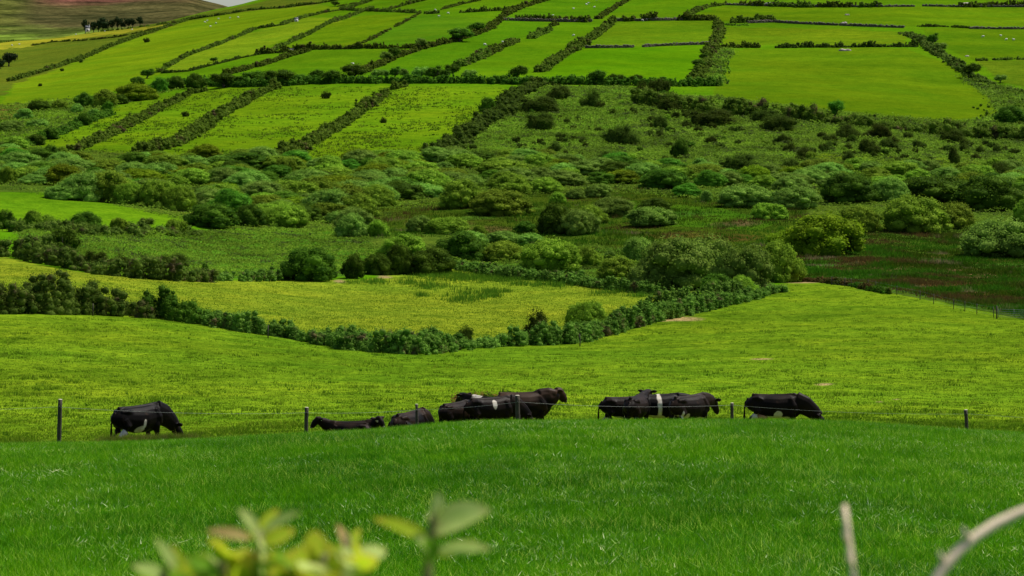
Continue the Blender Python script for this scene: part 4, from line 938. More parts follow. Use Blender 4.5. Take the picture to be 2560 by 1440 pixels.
# cropped pasture of the cows and the yellow pasture
def scatter(poly, n, g, far=True, pad=0):
    xs = [p[0] for p in poly]; ys = [p[1] for p in poly]; C = []; Rr = []
    while len(C) < n:
        c = g.uniform(min(xs), max(xs), n); r = g.uniform(min(ys), max(ys), n); k = inpoly(c, r, poly)
        C += list(c[k]); Rr += list(r[k])
    return ground(np.array(C[:n]), np.array(Rr[:n]), far)
PAST = [(-150,1125),(-150,790),(380,795),(520,812),(800,868),(1000,888),(1250,872),(1420,868),(1640,806),(1990,708),(2130,720),(2300,750),(2560,805),(2700,840),(2700,1125)]
P1 = scatter(PAST, 42000, g)
x = g.uniform(-.23, .23, 9000); dd_ = g.uniform(76, 100, 9000); P1 = np.concatenate([P1, np.stack([x * dd_, dd_, H(x * dd_, dd_)], 1)])
hh_ = .05 + .16 * np.clip(vnoise(P1[:, 0], P1[:, 1], 1.6, 5) * 2.4 - 1.3, 0, 1)
tri_blades(P1, hh_, .035, 7, g, .16, .8, 'pasture_grass', M['pasture'], 'short cropped yellow-green grass of the cow pasture', 'grass')
P1b = scatter(PAST, 300, g)
tri_blades(P1b, .20, .05, 9, g, .14, .7, 'pasture_weeds', M['weed'], 'small dark weeds dotted over the cow pasture', 'weeds')
nf_ = 5200; xa = g.uniform(-.235, .012, nf_); df = 74.5 + np.abs(g.normal(size=nf_)) * 3.2; df = np.minimum(df, 83)
ne = 1500; de = g.uniform(74.5, 78.3, ne); ae = (g.uniform(262, 480, ne) - 1280) / F; xa = np.concatenate([xa, ae, ae]); df = np.concatenate([df, de, de + .1]); hf_ = np.concatenate([np.full(nf_, .30), np.full(2 * ne, .40)])
tri_blades(np.stack([xa * df, df, H(xa * df, df)], 1), hf_, .016, 8, g, .14, .6, 'fence_line_grass', M['dry'], 'tan seeding grass along the fence line by the cows', 'grass')
YEL = [(-100,765),(-100,645),(150,677),(300,695),(520,707),(720,704),(900,704),(1130,674),(1400,708),(1640,743),(1600,795),(1420,835),(1000,850),(800,835),(560,800),(380,760)]
P2 = scatter(YEL, 14000, g)
tri_blades(P2, .10, .06, 5, g, .35, .9, 'yellow_pasture_grass', M['pasture'], 'short yellow grass of the pasture beyond the bramble hedge', 'grass')
# dark rush and dock patches
RP = []
for (c, r, w, h, k) in [(1140,692,110,12,260),(1250,700,120,9,160),(1080,718,50,7,60),(1160,750,45,8,60),(1020,708,60,6,50),(1240,730,40,5,40),(1230,742,26,4,25),(1050,740,20,4,20),(920,705,60,6,60),(1330,712,60,5,60),(1600,740,30,4,30),(1400,715,30,4,25),(1180,735,70,14,60),(1510,735,50,6,30)]:
    RP.append(np.stack([g.normal(c, w / 2, k), g.normal(r, h / 2, k)], 1))
RP = np.concatenate(RP); kk = inpoly(RP[:, 0], RP[:, 1], YEL); P3 = ground(RP[kk, 0], RP[kk, 1])
tri_blades(P3, .55, .07, 9, g, .3, .4, 'dock_weeds', M['bright'], 'clumps of taller dark green weeds in the far yellow pasture', 'weeds')
# marsh
MAR = [(950,520),(1320,480),(1560,470),(2000,500),(2050,560),(1990,640),(1560,640),(1300,620),(1180,590),(900,600)]
MAR2 = [(1985,700),(1960,640),(1990,605),(2120,585),(2330,560),(2640,590),(2640,815),(2560,790),(2300,738),(2130,708)]
P4_ = np.concatenate([scatter(MAR, 7000, g), scatter(MAR2, 14000, g)])
tri_blades(P4_, .25 + .5 * np.clip(vnoise(P4_[:, 0], P4_[:, 1], 5., 6) * 2 - .7, 0, 1), .10, 6, g, .45, .5, 'marsh_rushes', M['rush'], 'brown and dark green rushes of the open marsh', 'rushes')
# bracken and scrub floor
BR = [[(1110,376),(1260,290),(1360,215),(1640,220),(1640,250),(1870,292),(2200,322),(2440,348),(2640,358),(2640,500),(1900,470),(1500,440)], [(40,585),(640,575),(900,580),(960,640),(900,690),(720,695),(520,700),(300,665),(100,645)],
      [(-100,350),(60,365),(340,385),(850,400),(1200,400),(1500,430),(1900,465),(2640,490),(2640,640),(2200,560),(2000,520),(1500,480),(1000,530),(900,600),(640,575),(470,555),(250,505),(0,475),(-100,470)],
      [(1000,620),(1600,620),(1660,700),(1500,715),(1300,690),(1130,665),(1000,690)], [(0,265),(340,235),(480,215),(300,262),(100,350),(0,360)],
      [(1640,236),(1800,243),(2000,268),(2100,280),(2300,298),(2430,306),(2490,286),(2480,250),(2400,190),(2600,236),(2640,360),(2440,342),(2200,318),(1870,288),(1640,262)], [(1770,212),(1775,150),(1800,118),(1830,128),(1800,160),(1792,215)]]
PP = np.concatenate([scatter(BR[0], 30000, g), scatter(BR[1], 12000, g), scatter(BR[2], 14000, g), scatter(BR[3], 4000, g), scatter(BR[4], 3500, g), scatter(BR[5], 7500, g), scatter(BR[6], 900, g)])
dmean = PP[:, 1]; sz = dmean * .00048
nq = len(PP) * 6; base = np.repeat(PP, 6, 0); s = np.repeat(sz, 6) * g.uniform(.5, 1.3, nq)
base[:, :2] += g.normal(size=(nq, 2)) * s[:, None] * 3.2; base[:, 2] += s * g.uniform(.2, 1.2, nq) + 1.0 * np.clip(vnoise(base[:, 0], base[:, 1], 3.0, 51) * 2 - .8, 0, 1) * vnoise(base[:, 0], base[:, 1], 1.1, 52)
nr = np.array((0, -.35, 1.)) + g.normal(size=(nq, 3)) * .45; nr /= np.linalg.norm(nr, axis=1)[:, None]
u = np.cross(nr, g.normal(size=(nq, 3))); u /= np.linalg.norm(u, axis=1)[:, None]; w = np.cross(nr, u)
V = np.stack([base - u * s[:, None], base - w * s[:, None] * .5, base + u * s[:, None], base + w * s[:, None] * .5], 1).reshape(-1, 3)
tag(link('bracken', np_mesh('bracken', V, np.arange(nq * 4).reshape(-1, 4)), M['bracken']), 'green bracken and brambles covering the slope and thicket floor', 'bracken', None, 'stuff')
# rush tussocks over the rough lower fields
RF = [(60,368),(340,255),(520,226),(780,218),(1020,217),(1250,219),(1290,240),(1190,322),(1092,372),(850,396),(680,396),(340,382),(130,388)]
P5 = scatter(RF, 13000, g); k = vnoise(P5[:, 0], P5[:, 1] * .5, 13., 12) * .55 + vnoise(P5[:, 0], P5[:, 1], 5., 13) * .45 > g.uniform(.35, .75, len(P5)); P5 = P5[k]
tri_blades(P5, .42, .34, 4, g, .35, .6, 'rush_tussocks', M['tussock'], 'dark rush tussocks dotted over the rough lower hillside fields', 'tussocks')

# ------------------------------------------------------------------ cattle
def cow_mat():
    m, t, o = new_mat('cattle_hide')
    pos = t.nodes.new('ShaderNodeTexCoord').outputs['Object']
    an = t.nodes.new('ShaderNodeAttribute'); an.attribute_name = 'patch'
    n = noise(t, 6, 4, .6, pos)
    blk = ramp(t, n, [(.35, (.0030, .0020, .0018)), (.62, (.0050, .0032, .0026)), (.76, (.036, .019, .012))])  # brown last stop paints a sheen into the black coat
    wht = ramp(t, n, [(.3, (.42, .34, .22)), (.6, (.62, .57, .48))])
    c = mixc(t, an.outputs['Fac'], blk, wht)
    brown_sheen_node = t.nodes.new('ShaderNodeAttribute'); brown_sheen_node.attribute_name = 'brown'
    c = mixc(t, brown_sheen_node.outputs['Fac'], c, (.075, .040, .022))  # brown coat tone together with painted highlights
    p = t.nodes.new('ShaderNodeBsdfPrincipled'); p.inputs['Roughness'].default_value = .5; p.inputs['Specular IOR Level'].default_value = .07
    t.links.new(c, p.inputs['Base Color'])
    b = t.nodes.new('ShaderNodeBump'); b.inputs['Strength'].default_value = .35; b.inputs['Distance'].default_value = .01
    t.links.new(noise(t, 60, 3, .7, pos), b.inputs['Height']); t.links.new(b.outputs[0], p.inputs['Normal'])
    t.links.new(p.outputs[0], o.inputs[0]); return m
M['hide'] = cow_mat()
def vn3(v, s, seed=0):
    return (vnoise(v[:, 0] + v[:, 2] * .7, v[:, 1] * 1.3 + v[:, 2], s, seed) + vnoise(v[:, 2] + 3, v[:, 0] - v[:, 1] * .6, s, seed + 1)) * .5 - .5
def rotz(v, piv, ang):
    v = np.array(v, float) - piv; c, s = math.cos(ang), math.sin(ang)
    return np.stack([v[:, 0] * c - v[:, 1] * s, v[:, 0] * s + v[:, 1] * c, v[:, 2]], 1) + piv
cow_n = 0
def cow(name, c, d, yaw, head, label, white=(), brown=0., lying=False, sc=1.0, bull=False, step=.0, headturn=0., udder=False, tags=1, tailswing=0.):
    """head +x; yaw 0 faces right of the picture"""
    global cow_n; cow_n += 1
    x = (c - 1280) / F * d; p = (x, d, float(H(x, d)))
    G = Geo(); dz = -.50 if lying else 0.
    k = 1.12 if bull else 1.0
    st = [(-.86, 1.16, .05, .07), (-.83, 1.13, .15, .16), (-.74, 1.09, .24, .25), (-.58, 1.06, .275, .32), (-.36, 1.00, .30, .36), (-.1, .955, .345, .40), (.15, .95, .35, .405), (.38, .98, .30, .395), (.56, 1.03, .25, .36), (.72, 1.07, .19, .29), (.84, 1.10, .13, .2)]
    pts = [(a, 0, z + dz) for a, z, w, h in st]; rr = [(w * k, h * (1.05 if bull else 1)) for a, z, w, h in st]
    G.tube(pts, rr, 16)
    # pelvis and hip points, shoulder blades, withers
    for s in (-1, 1):
        G.tube([(-.70, .15 * s, 1.24 + dz), (-.5, .19 * s, 1.24 + dz), (-.36, .20 * s, 1.18 + dz)], [.07, .10, .06], 8)
        G.tube([(.46, .16 * s, 1.26 + dz), (.56, .2 * s, 1.0 + dz), (.62, .19 * s, .78 + dz)], [.09, .13 * k, .10], 8)
    G.tube([(-.7, 0, 1.35 + dz), (-.2, 0, 1.335 + dz), (.3, 0, 1.35 + dz), (.6, 0, 1.36 + dz), (.78, 0, 1.28 + dz)], [.06, .05, .05, .075, .06], 8)
    if bull: G.tube([(.25, 0, 1.28 + dz), (.52, 0, 1.34 + dz), (.78, 0, 1.34 + dz), (.98, 0, 1.31 + dz)], [.08, .15, .18, .14], 10)
    # neck and head
    if head == 'graze': nk = [(.60, 0, 1.12), (.90, 0, 1.00), (1.14, 0, .80), (1.32, 0, .60)]; hd_ = [(1.27, 0, .66), (1.37, 0, .50), (1.50, 0, .32), (1.58, 0, .17), (1.61, 0, .10)]
    elif head == 'low': nk = [(.60, 0, 1.13), (.90, 0, 1.12), (1.10, 0, 1.08), (1.22, 0, 1.04)]; hd_ = [(1.16, 0, 1.10), (1.28, 0, 1.00), (1.40, 0, .80), (1.48, 0, .66), (1.51, 0, .60)]
    elif bull: nk = [(.55, 0, 1.10), (.78, 0, 1.16), (.96, 0, 1.20), (1.06, 0, 1.22)]; hd_ = [(1.04, 0, 1.38), (1.14, 0, 1.34), (1.28, 0, 1.19), (1.36, 0, 1.06), (1.38, 0, 1.01)]
    elif head == 'up': nk = [(.60, 0, 1.16), (.84, 0, 1.24), (1.02, 0, 1.32), (1.14, 0, 1.37)]; hd_ = [(1.08, 0, 1.45), (1.19, 0, 1.43), (1.34, 0, 1.28), (1.42, 0, 1.14), (1.44, 0, 1.08)]
    else: nk = [(.60, 0, 1.13), (.88, 0, 1.20), (1.06, 0, 1.27), (1.16, 0, 1.3)]; hd_ = [(1.10, 0, 1.36), (1.22, 0, 1.31), (1.36, 0, 1.18), (1.46, 0, 1.06), (1.49, 0, 1.02)]
    nk = np.array(nk, float) + (0, 0, dz); hd_ = np.array(hd_, float) + (0, 0, dz)
    if lying and head != 'graze': nk[2:, 2] += .06; hd_[:, 2] += .08
    if bull: nk[:, 2] += .02
    pv = np.array((.62, 0, 0.))
    for i in range(len(nk)): nk[i:i+1] = rotz(nk[i:i+1], pv, headturn * i / 3)
    hd_ = rotz(hd_, pv, headturn); 
    tb = 1.25 if bull else 1.0
    G.tube(nk, [(.24, .38), (.23, .33), (.20, .26), (.16, .19)] if bull else ([(.21, .37), (.19, .33), (.16, .26), (.14, .20)] if head == 'graze' else [(.20, .31), (.165, .26), (.14, .21), (.125, .165)]), 12)
    hb = 1.2 if bull else 1.05
    G.tube(hd_, [(.11 * hb, .11 * hb), (.14 * hb, .15 * hb), (.105 * hb, .12 * hb), (.092 * hb, .095 * hb), (.055 * hb, .06 * hb)], 12)
    ax = hd_[2] - hd_[1]; ax /= np.linalg.norm(ax); side = np.cross(ax, (0, 0, 1.)); side /= np.linalg.norm(side); upv = np.cross(side, ax)
    earc = []
    for s in (-1, 1):
        b0 = hd_[0] + side * .10 * s + upv * .02 + ax * .02
        tip = b0 + side * .25 * s + upv * .03 - ax * .02
        G.tube([b0 - side * .05 * s, b0 + (tip - b0) * .25, b0 + (tip - b0) * .65, tip], [(.05, .045), (.055, .045), (.085, .045), (.03, .03)], 8, up=upv); earc.append((b0 + tip) / 2)
    # legs
    for s in (-1, 1):
        q = step * s
        if not lying:
            G.tube([(-.60, .15 * s, 1.02), (-.52, .19 * s, .80), (-.56 + q * .3, .19 * s, .66), (-.74 + q * .5, .17 * s, .50), (-.70 + q * .8, .17 * s, .30), (-.70 + q, .17 * s, .12), (-.65 + q, .17 * s, .03)],
                   [.15, .155, .115, .068, .050, .046, .055], 10)
            G.tube([(.52, .15 * s, .95), (.50, .18 * s, .74), (.51 - q * .4, .17 * s, .58), (.52 - q * .6, .16 * s, .40), (.52 - q * .9, .16 * s, .22), (.52 - q, .16 * s, .10), (.56 - q, .16 * s, .03)],
                   [.14, .125, .085, .062, .046, .046, .055], 10)
        else:
            G.tube([(-.62, .2 * s, .52), (-.35, .36 * s, .34), (-.05, .40 * s, .20)], [.17, .16, .09], 10)
            G.tube([(-.05, .40 * s, .18), (-.32, .42 * s, .08), (-.5, .40 * s, .06)], [.08, .05, .05], 8)
            G.tube([(.52, .18 * s, .42), (.74, .26 * s, .22), (.86, .28 * s, .12)], [.13, .09, .06], 8)
            G.tube([(.86, .28 * s, .10), (.6, .3 * s, .06), (.5, .3 * s, .06)], [.06, .045, .05], 8)
    # brisket and belly
    G.tube([(.80, 0, .86 + dz), (.62, 0, .72 + dz), (.3, 0, .64 + dz)], [.09, .14 * k, .12], 8)
    # tail
    G.tube([(-.82, 0, 1.25 + dz), (-.90, tailswing * .3, 1.12 + dz), (-.93, tailswing * .8, .85 + dz * .6), (-.93 - abs(tailswing) * .3, tailswing * 1.2, .62 + dz * .5), (-.94, tailswing * 1.4, .42 + dz * .3)], [.04, .03, .026, .04, .03], 8)
    tmp = bpy.data.objects.new('tmp', G.mesh('tmp', True)); col.objects.link(tmp)
    md = tmp.modifiers.new('r', 'REMESH'); md.mode = 'VOXEL'; md.voxel_size = .021; md.use_smooth_shade = True
    sm = tmp.modifiers.new('s', 'SMOOTH'); sm.factor = .6; sm.iterations = 5
    dg = bpy.context.evaluated_depsgraph_get(); dg.update()
    me = bpy.data.meshes.new_from_object(tmp.evaluated_get(dg)); me.name = 'body'
    old = tmp.data; bpy.data.objects.remove(tmp); bpy.data.meshes.remove(old)
    nv = len(me.vertices); v = np.empty(nv * 3, np.float32); me.vertices.foreach_get('co', v); v = v.reshape(-1, 3).astype(float)
    pt = np.zeros(nv); wob = vn3(v, .16, cow_n) * .9 + vn3(v, .05, cow_n + 5) * .25
    for (cx, cy, cz, rx, ry, rz) in white:
        e = ((v[:, 0] - cx) / rx) ** 2 + ((v[:, 1] - cy) / ry) ** 2 + ((v[:, 2] - dz - cz) / rz) ** 2
        pt = np.maximum(pt, np.clip((1 - e + wob) * 6, 0, 1))
    a = me.attributes.new('patch', 'FLOAT', 'POINT'); a.data.foreach_set('value', pt.astype(np.float32))
    brown_sheen = np.clip(brown * (.5 + vn3(v, .35, cow_n + 9) * 1.5 + (v[:, 2] - 1.1) * .8), 0, 1)  # coat brown, stronger toward the back as a painted highlight
    a = me.attributes.new('brown', 'FLOAT', 'POINT'); a.data.foreach_set('value', brown_sheen.astype(np.float32))
    me.materials.clear(); me.polygons.foreach_set('use_smooth', np.ones(len(me.polygons), bool))
    e = empty(name, p, yaw); e.scale = (sc * 1.12, sc, sc)
    body = link('body', me, M['hide'], e)
    for s in (-1, 1):
        gg = Geo(); cpt = hd_[1] + ax * .03 + side * .118 * s + upv * .03; gg.add(cpt + ICO_V * .022, None, ICO_T); link('eye', gg.mesh('eye', True), M['eye'], e)
    gg = Geo(); gg.add(hd_[3] + ax * .055 + ICO_V * np.array((.062, .062, .055)), None, ICO_T); link('muzzle', gg.mesh('muzzle', True), M['muzzle'], e)
    if tags:
        for s in range(tags):
            gg = Geo(); gg.box(earc[s] - np.array((0, 0, .045)), (.012, .045, .06)); link('ear_tag', gg.mesh('ear_tag'), M['tag'], e)
    if udder:
        gg = Geo(); gg.add(np.array((-.40, 0, .60)) + ICO_V * np.array((.21, .17, .15)), None, ICO_T)
        for tx in (-.48, -.34):
            for ty in (-.07, .07): gg.tube([(tx, ty, .50), (tx, ty, .40)], [.03, .016], 6)
        link('udder', gg.mesh('udder', True), M['udder'], e)
    if not lying:
        for s in (-1, 1):
            for (hx, q) in ((-.645, step * s), (.565, -step * s)):
                gg = Geo(); gg.tube([(hx + q, (.17 if hx < 0 else .16) * s, .055), (hx + q, (.17 if hx < 0 else .16) * s, .0)], [(.058, .062), (.066, .072)], 10); link('hoof', gg.mesh('hoof', True), M['hoof'], e)
    tag(e, label, 'bull' if bull else 'cow', 'cattle along the wire fence')
    return e
W_BELLY = (-.25, 0, .55, .30, .5, .14)
cow('cow', 345, 79.5, R(50), 'graze', 'black cow with white belly grazing alone at the far left', white=[(-.12, -.28, .62, .16, .22, .18), (.0, -.34, .84, .05, .14, .16), (-.70, -.2, .50, .16, .3, .26)], sc=1.10, step=.06)
cow('cow', 872, 82, R(168), 'up', 'brown-black cow lying down with raised head at its left end', lying=True, brown=.5, headturn=R(25), white=[(1.30, 0, 1.42, .07, .12, .06)], tags=1, sc=.80)
cow('cow', 884, 84.5, R(10), 'up', 'cow lying behind another with only its white-marked head showing at the right', lying=True, brown=.35, headturn=R(-55), white=[(.9, -.5, 1.42, .09, .12, .07)], tags=1, sc=.80)
cow('cow', 1024, 83, R(62), 'graze', 'brownish cow resting behind a fence post, seen from the rear', lying=True, brown=.6, sc=1.08, white=[(-.8, -.1, 1.4, .07, .06, .04)], tags=0)
cow('cow', 1138, 82.5, R(55), 'low', 'plain black cow seen from behind at the left end of the bull\'s group', sc=.86, brown=.25, tags=0)
cow('cow', 1224, 85.5, R(150), 'level', 'black cow with a white blaze over its shoulders turning its head back left', sc=.95, brown=.1, headturn=R(-20), white=[(.45, 0, 1.40, .19, .5, .11), (.58, .22, 1.2, .07, .3, .2), (-.05, .25, .70, .20, .2, .2)])
cow('cow', 1226, 82.5, R(24), 'graze', 'black cow with one white spot on its side, head down by the bull', sc=.95, white=[(.05, -.32, 1.18, .08, .2, .22), (-.35, -.2, .52, .1, .2, .12)], brown=.15, tags=0)
cow('bull', 1306, 84, R(12), 'up', 'huge dark brown bull with humped neck standing head high behind the post', bull=True, brown=.75, sc=1.07, tags=0, step=.05, headturn=R(22))
cow('cow', 1562, 86, R(14), 'low', 'black cow with a hanging tail at the left end of the middle group', white=[W_BELLY, (-.68, .0, .45, .16, .4, .2)], sc=.94, tailswing=.0, brown=.2, tags=0)
cow('cow', 1592, 83.2, R(70), 'level', 'black cow seen from behind, second from left in the middle group', white=[(-.55, 0, .52, .3, .3, .14)], sc=1.0, brown=.2)
cow('cow', 1646, 84.2, R(12), 'low', 'black cow with a broad white band round its chest in the middle group', white=[(-.02, -.05, 1.05, .085, .6, .46), (-.22, -.1, .60, .40, .45, .10), (.35, 0, .45, .2, .4, .2), (-.50, -.15, 1.02, .045, .3, .34)], sc=1.02, step=.12)
cow('cow', 1724, 82.2, R(46), 'low', 'black cow with raised ear at the right end of the middle group', white=[(-.32, -.25, .66, .09, .3, .14), (-.6, -.2, .62, .05, .3, .3), (.3, 0, .55, .25, .3, .08)], sc=1.0, brown=.2, headturn=R(10), step=.04)
cow('cow', 1937, 84.5, R(-3), 'graze', 'black cow with pink udder and white belly grazing apart on the right', white=[(-.05, -.1, .56, .55, .4, .09), (.10, -.3, .66, .14, .22, .22), (-.62, 0, .50, .25, .4, .26), (.48, -.1, .42, .12, .3, .16), (1.34, 0, .72, .1, .14, .06), (1.55, 0, .30, .07, .1, .06)], sc=1.02, udder=True, step=.1, brown=.15)

# orange weeds behind the cattle
g = np.random.default_rng(9)
Pw = []
for (c, d, k) in [(1190, 91, 30), (1215, 91.5, 30), (1245, 91, 18), (1170, 90, 8)]:
    xx = (c - 1280) / F * d + g.normal(size=k) * .35; yy = d + g.normal(size=k) * .3; Pw.append(np.stack([xx, yy, H(xx, yy)], 1))
Pw = np.concatenate(Pw); L = [(x, y, z + g.uniform(.4, 1.2), .26, .26, .2) for x, y, z in Pw]
cen = Pw.mean(0); L = np.array(L); L[:, :3] -= cen
tag(link('weed_clump', foliage(L, 5200, .045, g, core=.4, down=-1.1, shell=(.4, 1.2)).mesh('weed_clump'), M['heath'], loc=cen), 'tall rusty orange weeds standing behind the white-marked cow', 'weeds')
L2 = [((1262 - 1280) / F * 91 + g.normal() * .3 - cen[0], 90.6 + g.normal() * .3 - cen[1], g.uniform(.5, 1.3), .25, .25, .2) for _ in range(22)]
tag(link('nettle_clump', foliage(L2, 2600, .05, g, core=.5, down=-1.1).mesh('nettle_clump'), M['dark'], loc=cen), 'dark green nettles between the rusty weeds and the bull', 'weeds')

# ------------------------------------------------------------------ near fence: posts, wire
POSTS = [(147, 998, 70.5, .065, 1016, 'thick leaning fence post at the far left beside the grazing cow', -.03), (765, 1018, 73.5, .060, 1031, 'fence post between the grazing cow and the lying cows', -.02), (1043, 1010, 75, .045, 1024, 'thin fence post in front of the brownish resting cow', .02),
         (1295, 988, 74.5, .072, 1004, 'stout pale-topped fence post standing in front of the bull', .02), (1830, 1007, 78.5, .055, 1012, 'fence post between the middle group and the cow grazing on the right', 0), (2418, 1024, 76.5, .058, 1034, 'fence post standing alone at the far right', .05)]
tops = []
for c, rt, d, rad, rw, lab, lean in POSTS:
    x = (c - 1280) / F * d; z0 = float(H(x, d)); z1 = (HZ - rt) / F * d; hgt = z1 - z0
    e = empty('fence_post', (x, d, z0)); e.rotation_euler = (0, -lean, 0)
    g_ = np.random.default_rng(int(c)); G = Geo()
    zs = np.linspace(-.25, hgt - .012, 9); G.tube([(g_.normal() * .003, g_.normal() * .003, z) for z in zs], [rad * (1.05 - .08 * i / 8 + g_.normal() * .02) for i in range(9)], 12)
    link('post', G.mesh('post', True), M['wood'], e)
    G = Geo(); G.tube([(0, 0, hgt - .012), (0, 0, hgt - .004), (0, 0, hgt)], [rad * .96, rad * .97, rad * .88], 12); link('post_top', G.mesh('post_top'), M['woodtop'], e)
    zw = (HZ - rw) / F * d
    G = Geo(); G.tube([(0, -rad - .0, zw - z0 - .03), (0, -rad - .03, zw - z0), (0, -rad, zw - z0 + .03)], [.012, .016, .012], 6); link('insulator', G.mesh('insulator'), M['darkopen'], e)
    tag(e, lab, 'post', 'posts of the electric fence'); tops.append((x - lean * (zw - z0) * -1, d - rad - .03, zw))
ends = [((-420 - 1280) / F * 68, 68, (HZ - 1022) / F * 68)] + tops + [((3050 - 1280) / F * 74, 74, (HZ - 1052) / F * 74)]
G = Geo(); pts = []
for a_, b_ in zip(ends[:-1], ends[1:]):
    a_, b_ = np.array(a_), np.array(b_)
    for i in range(12):
        t_ = i / 12; p_ = a_ * (1 - t_) + b_ * t_; p_[2] -= .10 * 4 * t_ * (1 - t_) * min(1, np.linalg.norm(b_ - a_) / 8); pts.append(p_)
pts.append(np.array(ends[-1])); G.tube(pts, [.0030] * len(pts), 5)
tag(link('fence_wire', G.mesh('fence_wire', True), M['wire']), 'single pale wire strung between the fence posts in front of the cattle', 'wire')

# --- old posts along the curving hedge and the far boundary fence with gate
def small_post(c, r, hm, rad, label, group):
    p = ground([c], [r])[0]; G = Geo(); gg = np.random.default_rng(int(c))
    G.tube([(0, 0, -.1), (.01, 0, hm * .5), (gg.normal() * .02, 0, hm)], [rad, rad * .95, rad * .85], 8)
    tag(link('fence_post', G.mesh('fence_post', True), M['wood'], loc=p), label, 'post', group)
    return p + np.array((0, 0, hm))
for c, r, lab in [(56, 783, 'thin old post at the foot of the tangled hedge at the left edge'), (232, 790, 'thin old post under the right part of the tangled hedge'), (520, 812, 'thin old post at the end of the dark leafy clump'),
                  (808, 864, 'short stout post at the foot of the curving bramble hedge'), (670, 846, 'small post in the curving hedge left of the stout one'), (1450, 866, 'small post in the curving hedge below the tall rounded bush')]:
    small_post(c, r, 1.05 if c != 808 else .75, .05 if c != 808 else .11, lab, 'old posts along the curving hedge')
fp = []
FARP = [(2078, 713), (2112, 717), (2128, 718), (2170, 722), (2190, 727), (2242, 738), (2300, 751), (2334, 760), (2384, 773), (2412, 779), (2442, 786), (2484, 794)]
for i, (c, r) in enumerate(FARP):
    fp.append(small_post(c, r, 1.05, .04, f'dark post of the marsh boundary fence, {ordw(i)} from its left end', 'posts of the marsh boundary fence'))
G = Geo()
for hgt in (-.08, -.45, -.8):
    G.tube([p + np.array((0, -.06, hgt)) for p in fp], [.004] * len(fp), 4)
tag(link('fence_wire', G.mesh('fence_wire'), M['gate']), 'three thin wires of the marsh boundary fence at right', 'wire')
pa = ground([2496], [797])[0]; pb = ground([2585], [815])[0]
e = empty('field_gate', pa); dv = pb - pa; Lg = 4.4; ang = -.35; e.rotation_euler = (0, 0, ang)
G = Geo()
for z in (.2, .37, .54, .72, .92): G.tube([(0, 0, z), (Lg, 0, z - .05)], [.022, .022], 6)
link('rails', G.mesh('rails'), M['gate'], e)
G = Geo()
for x_ in (0, Lg * .33, Lg * .66, Lg): G.tube([(x_, 0, .15), (x_, 0, .95)], [.025, .025], 6)
link('uprights', G.mesh('uprights'), M['gate'], e)
for x_ in (-.15, Lg + .15):
    G = Geo(); G.tube([(x_, 0, -.2), (x_, 0, 1.2)], [.07, .065], 8); link('gatepost', G.mesh('gatepost', True), M['wood'], e)
tag(e, 'grey steel field gate at the right edge by the marsh', 'gate')

# ------------------------------------------------------------------ blurred shrub and twigs close to the camera
def px(c, r, d): return np.array(((c - 1280) / F * d, d, (HZ - r) / F * d))
def leaf_m(name, ca, cb, edge):
    m, t, o = new_mat(name)
    tc = t.nodes.new('ShaderNodeTexCoord').outputs['Object']
    f = noise(t, 60, 3, .6, tc); c = ramp(t, f, [(.35, ca), (.7, cb)])
    an = t.nodes.new('ShaderNodeAttribute'); an.attribute_name = 'rim'
    c = mixc(t, an.outputs['Fac'], c, edge)
    p = t.nodes.new('ShaderNodeBsdfPrincipled'); p.inputs['Roughness'].default_value = .6; p.inputs['Specular IOR Level'].default_value = .08
    t.links.new(c, p.inputs['Base Color']); tr = t.nodes.new('ShaderNodeBsdfTranslucent'); t.links.new(c, tr.inputs['Color'])
    mx = t.nodes.new('ShaderNodeMixShader'); mx.inputs[0].default_value = .6; t.links.new(p.outputs[0], mx.inputs[1]); t.links.new(tr.outputs[0], mx.inputs[2]); t.links.new(mx.outputs[0], o.inputs[0])
    return m
LM = {'p': leaf_m('pale_downy_leaf', (.48, .60, .16), (.64, .74, .24), (.52, .46, .14)), 'y': leaf_m('yellow_green_leaf', (.36, .50, .012), (.50, .60, .03), (.62, .32, .05)),
      'r': leaf_m('reddish_leaf', (.52, .36, .14), (.62, .48, .20), (.54, .26, .10)), 'g': leaf_m('fresh_green_leaf', (.16, .38, .015), (.26, .48, .03), (.32, .32, .03))}
M['twig'] = plain_mat('pale_twig_bark', (.60, .46, .30), (.80, .66, .46), scale=25, rough=.7, spec=.2)
M['greenstem'] = plain_mat('green_stem', (.12, .14, .04), (.22, .20, .07), scale=25, rough=.6)
def leaf(parent, a, b, w, kind, tilt=.0, label=None):
    """leaf from its stalk point a to its tip b, w wide (metres), folded along the midrib"""
    org = np.array(parent.location); a = np.array(a) - org; b = np.array(b) - org
    ax = b - a; L = np.linalg.norm(ax); ax /= L
    view = np.array((.6, -.62, .85 + tilt)); w = w * 1.2; sd_ = np.cross(ax, view); sd_ /= np.linalg.norm(sd_); nr = np.cross(sd_, ax)
    n = 9; V = []; rim = []
    for i in range(n):
        t_ = i / (n - 1); prof = math.sin(math.pi * min(1, t_ ** .8)) ** .75 if 0 < t_ < 1 else 0
        c0 = a + ax * L * t_ + nr * (-.12 * L * t_ * t_)
        for j in (-1, -.5, 0, .5, 1):
            V.append(c0 + sd_ * j * w / 2 * prof + nr * abs(j) * w * .16 * prof); rim.append(max(0, abs(j) - .55) * .9 + (t_ > .85) * .4)
    q = [(i * 5 + j, i * 5 + j + 1, (i + 1) * 5 + j + 1, (i + 1) * 5 + j) for i in range(n - 1) for j in range(4)]
    me = np_mesh('leaf', V, q, smooth=True)
    at = me.attributes.new('rim', 'FLOAT', 'POINT'); at.data.foreach_set('value', np.clip(np.array(rim), 0, 1).astype(np.float32))
    o = link('leaf', me, LM[kind], parent)
    if label: o['label'] = label
    return o
D0 = 1.75; PM = F / D0
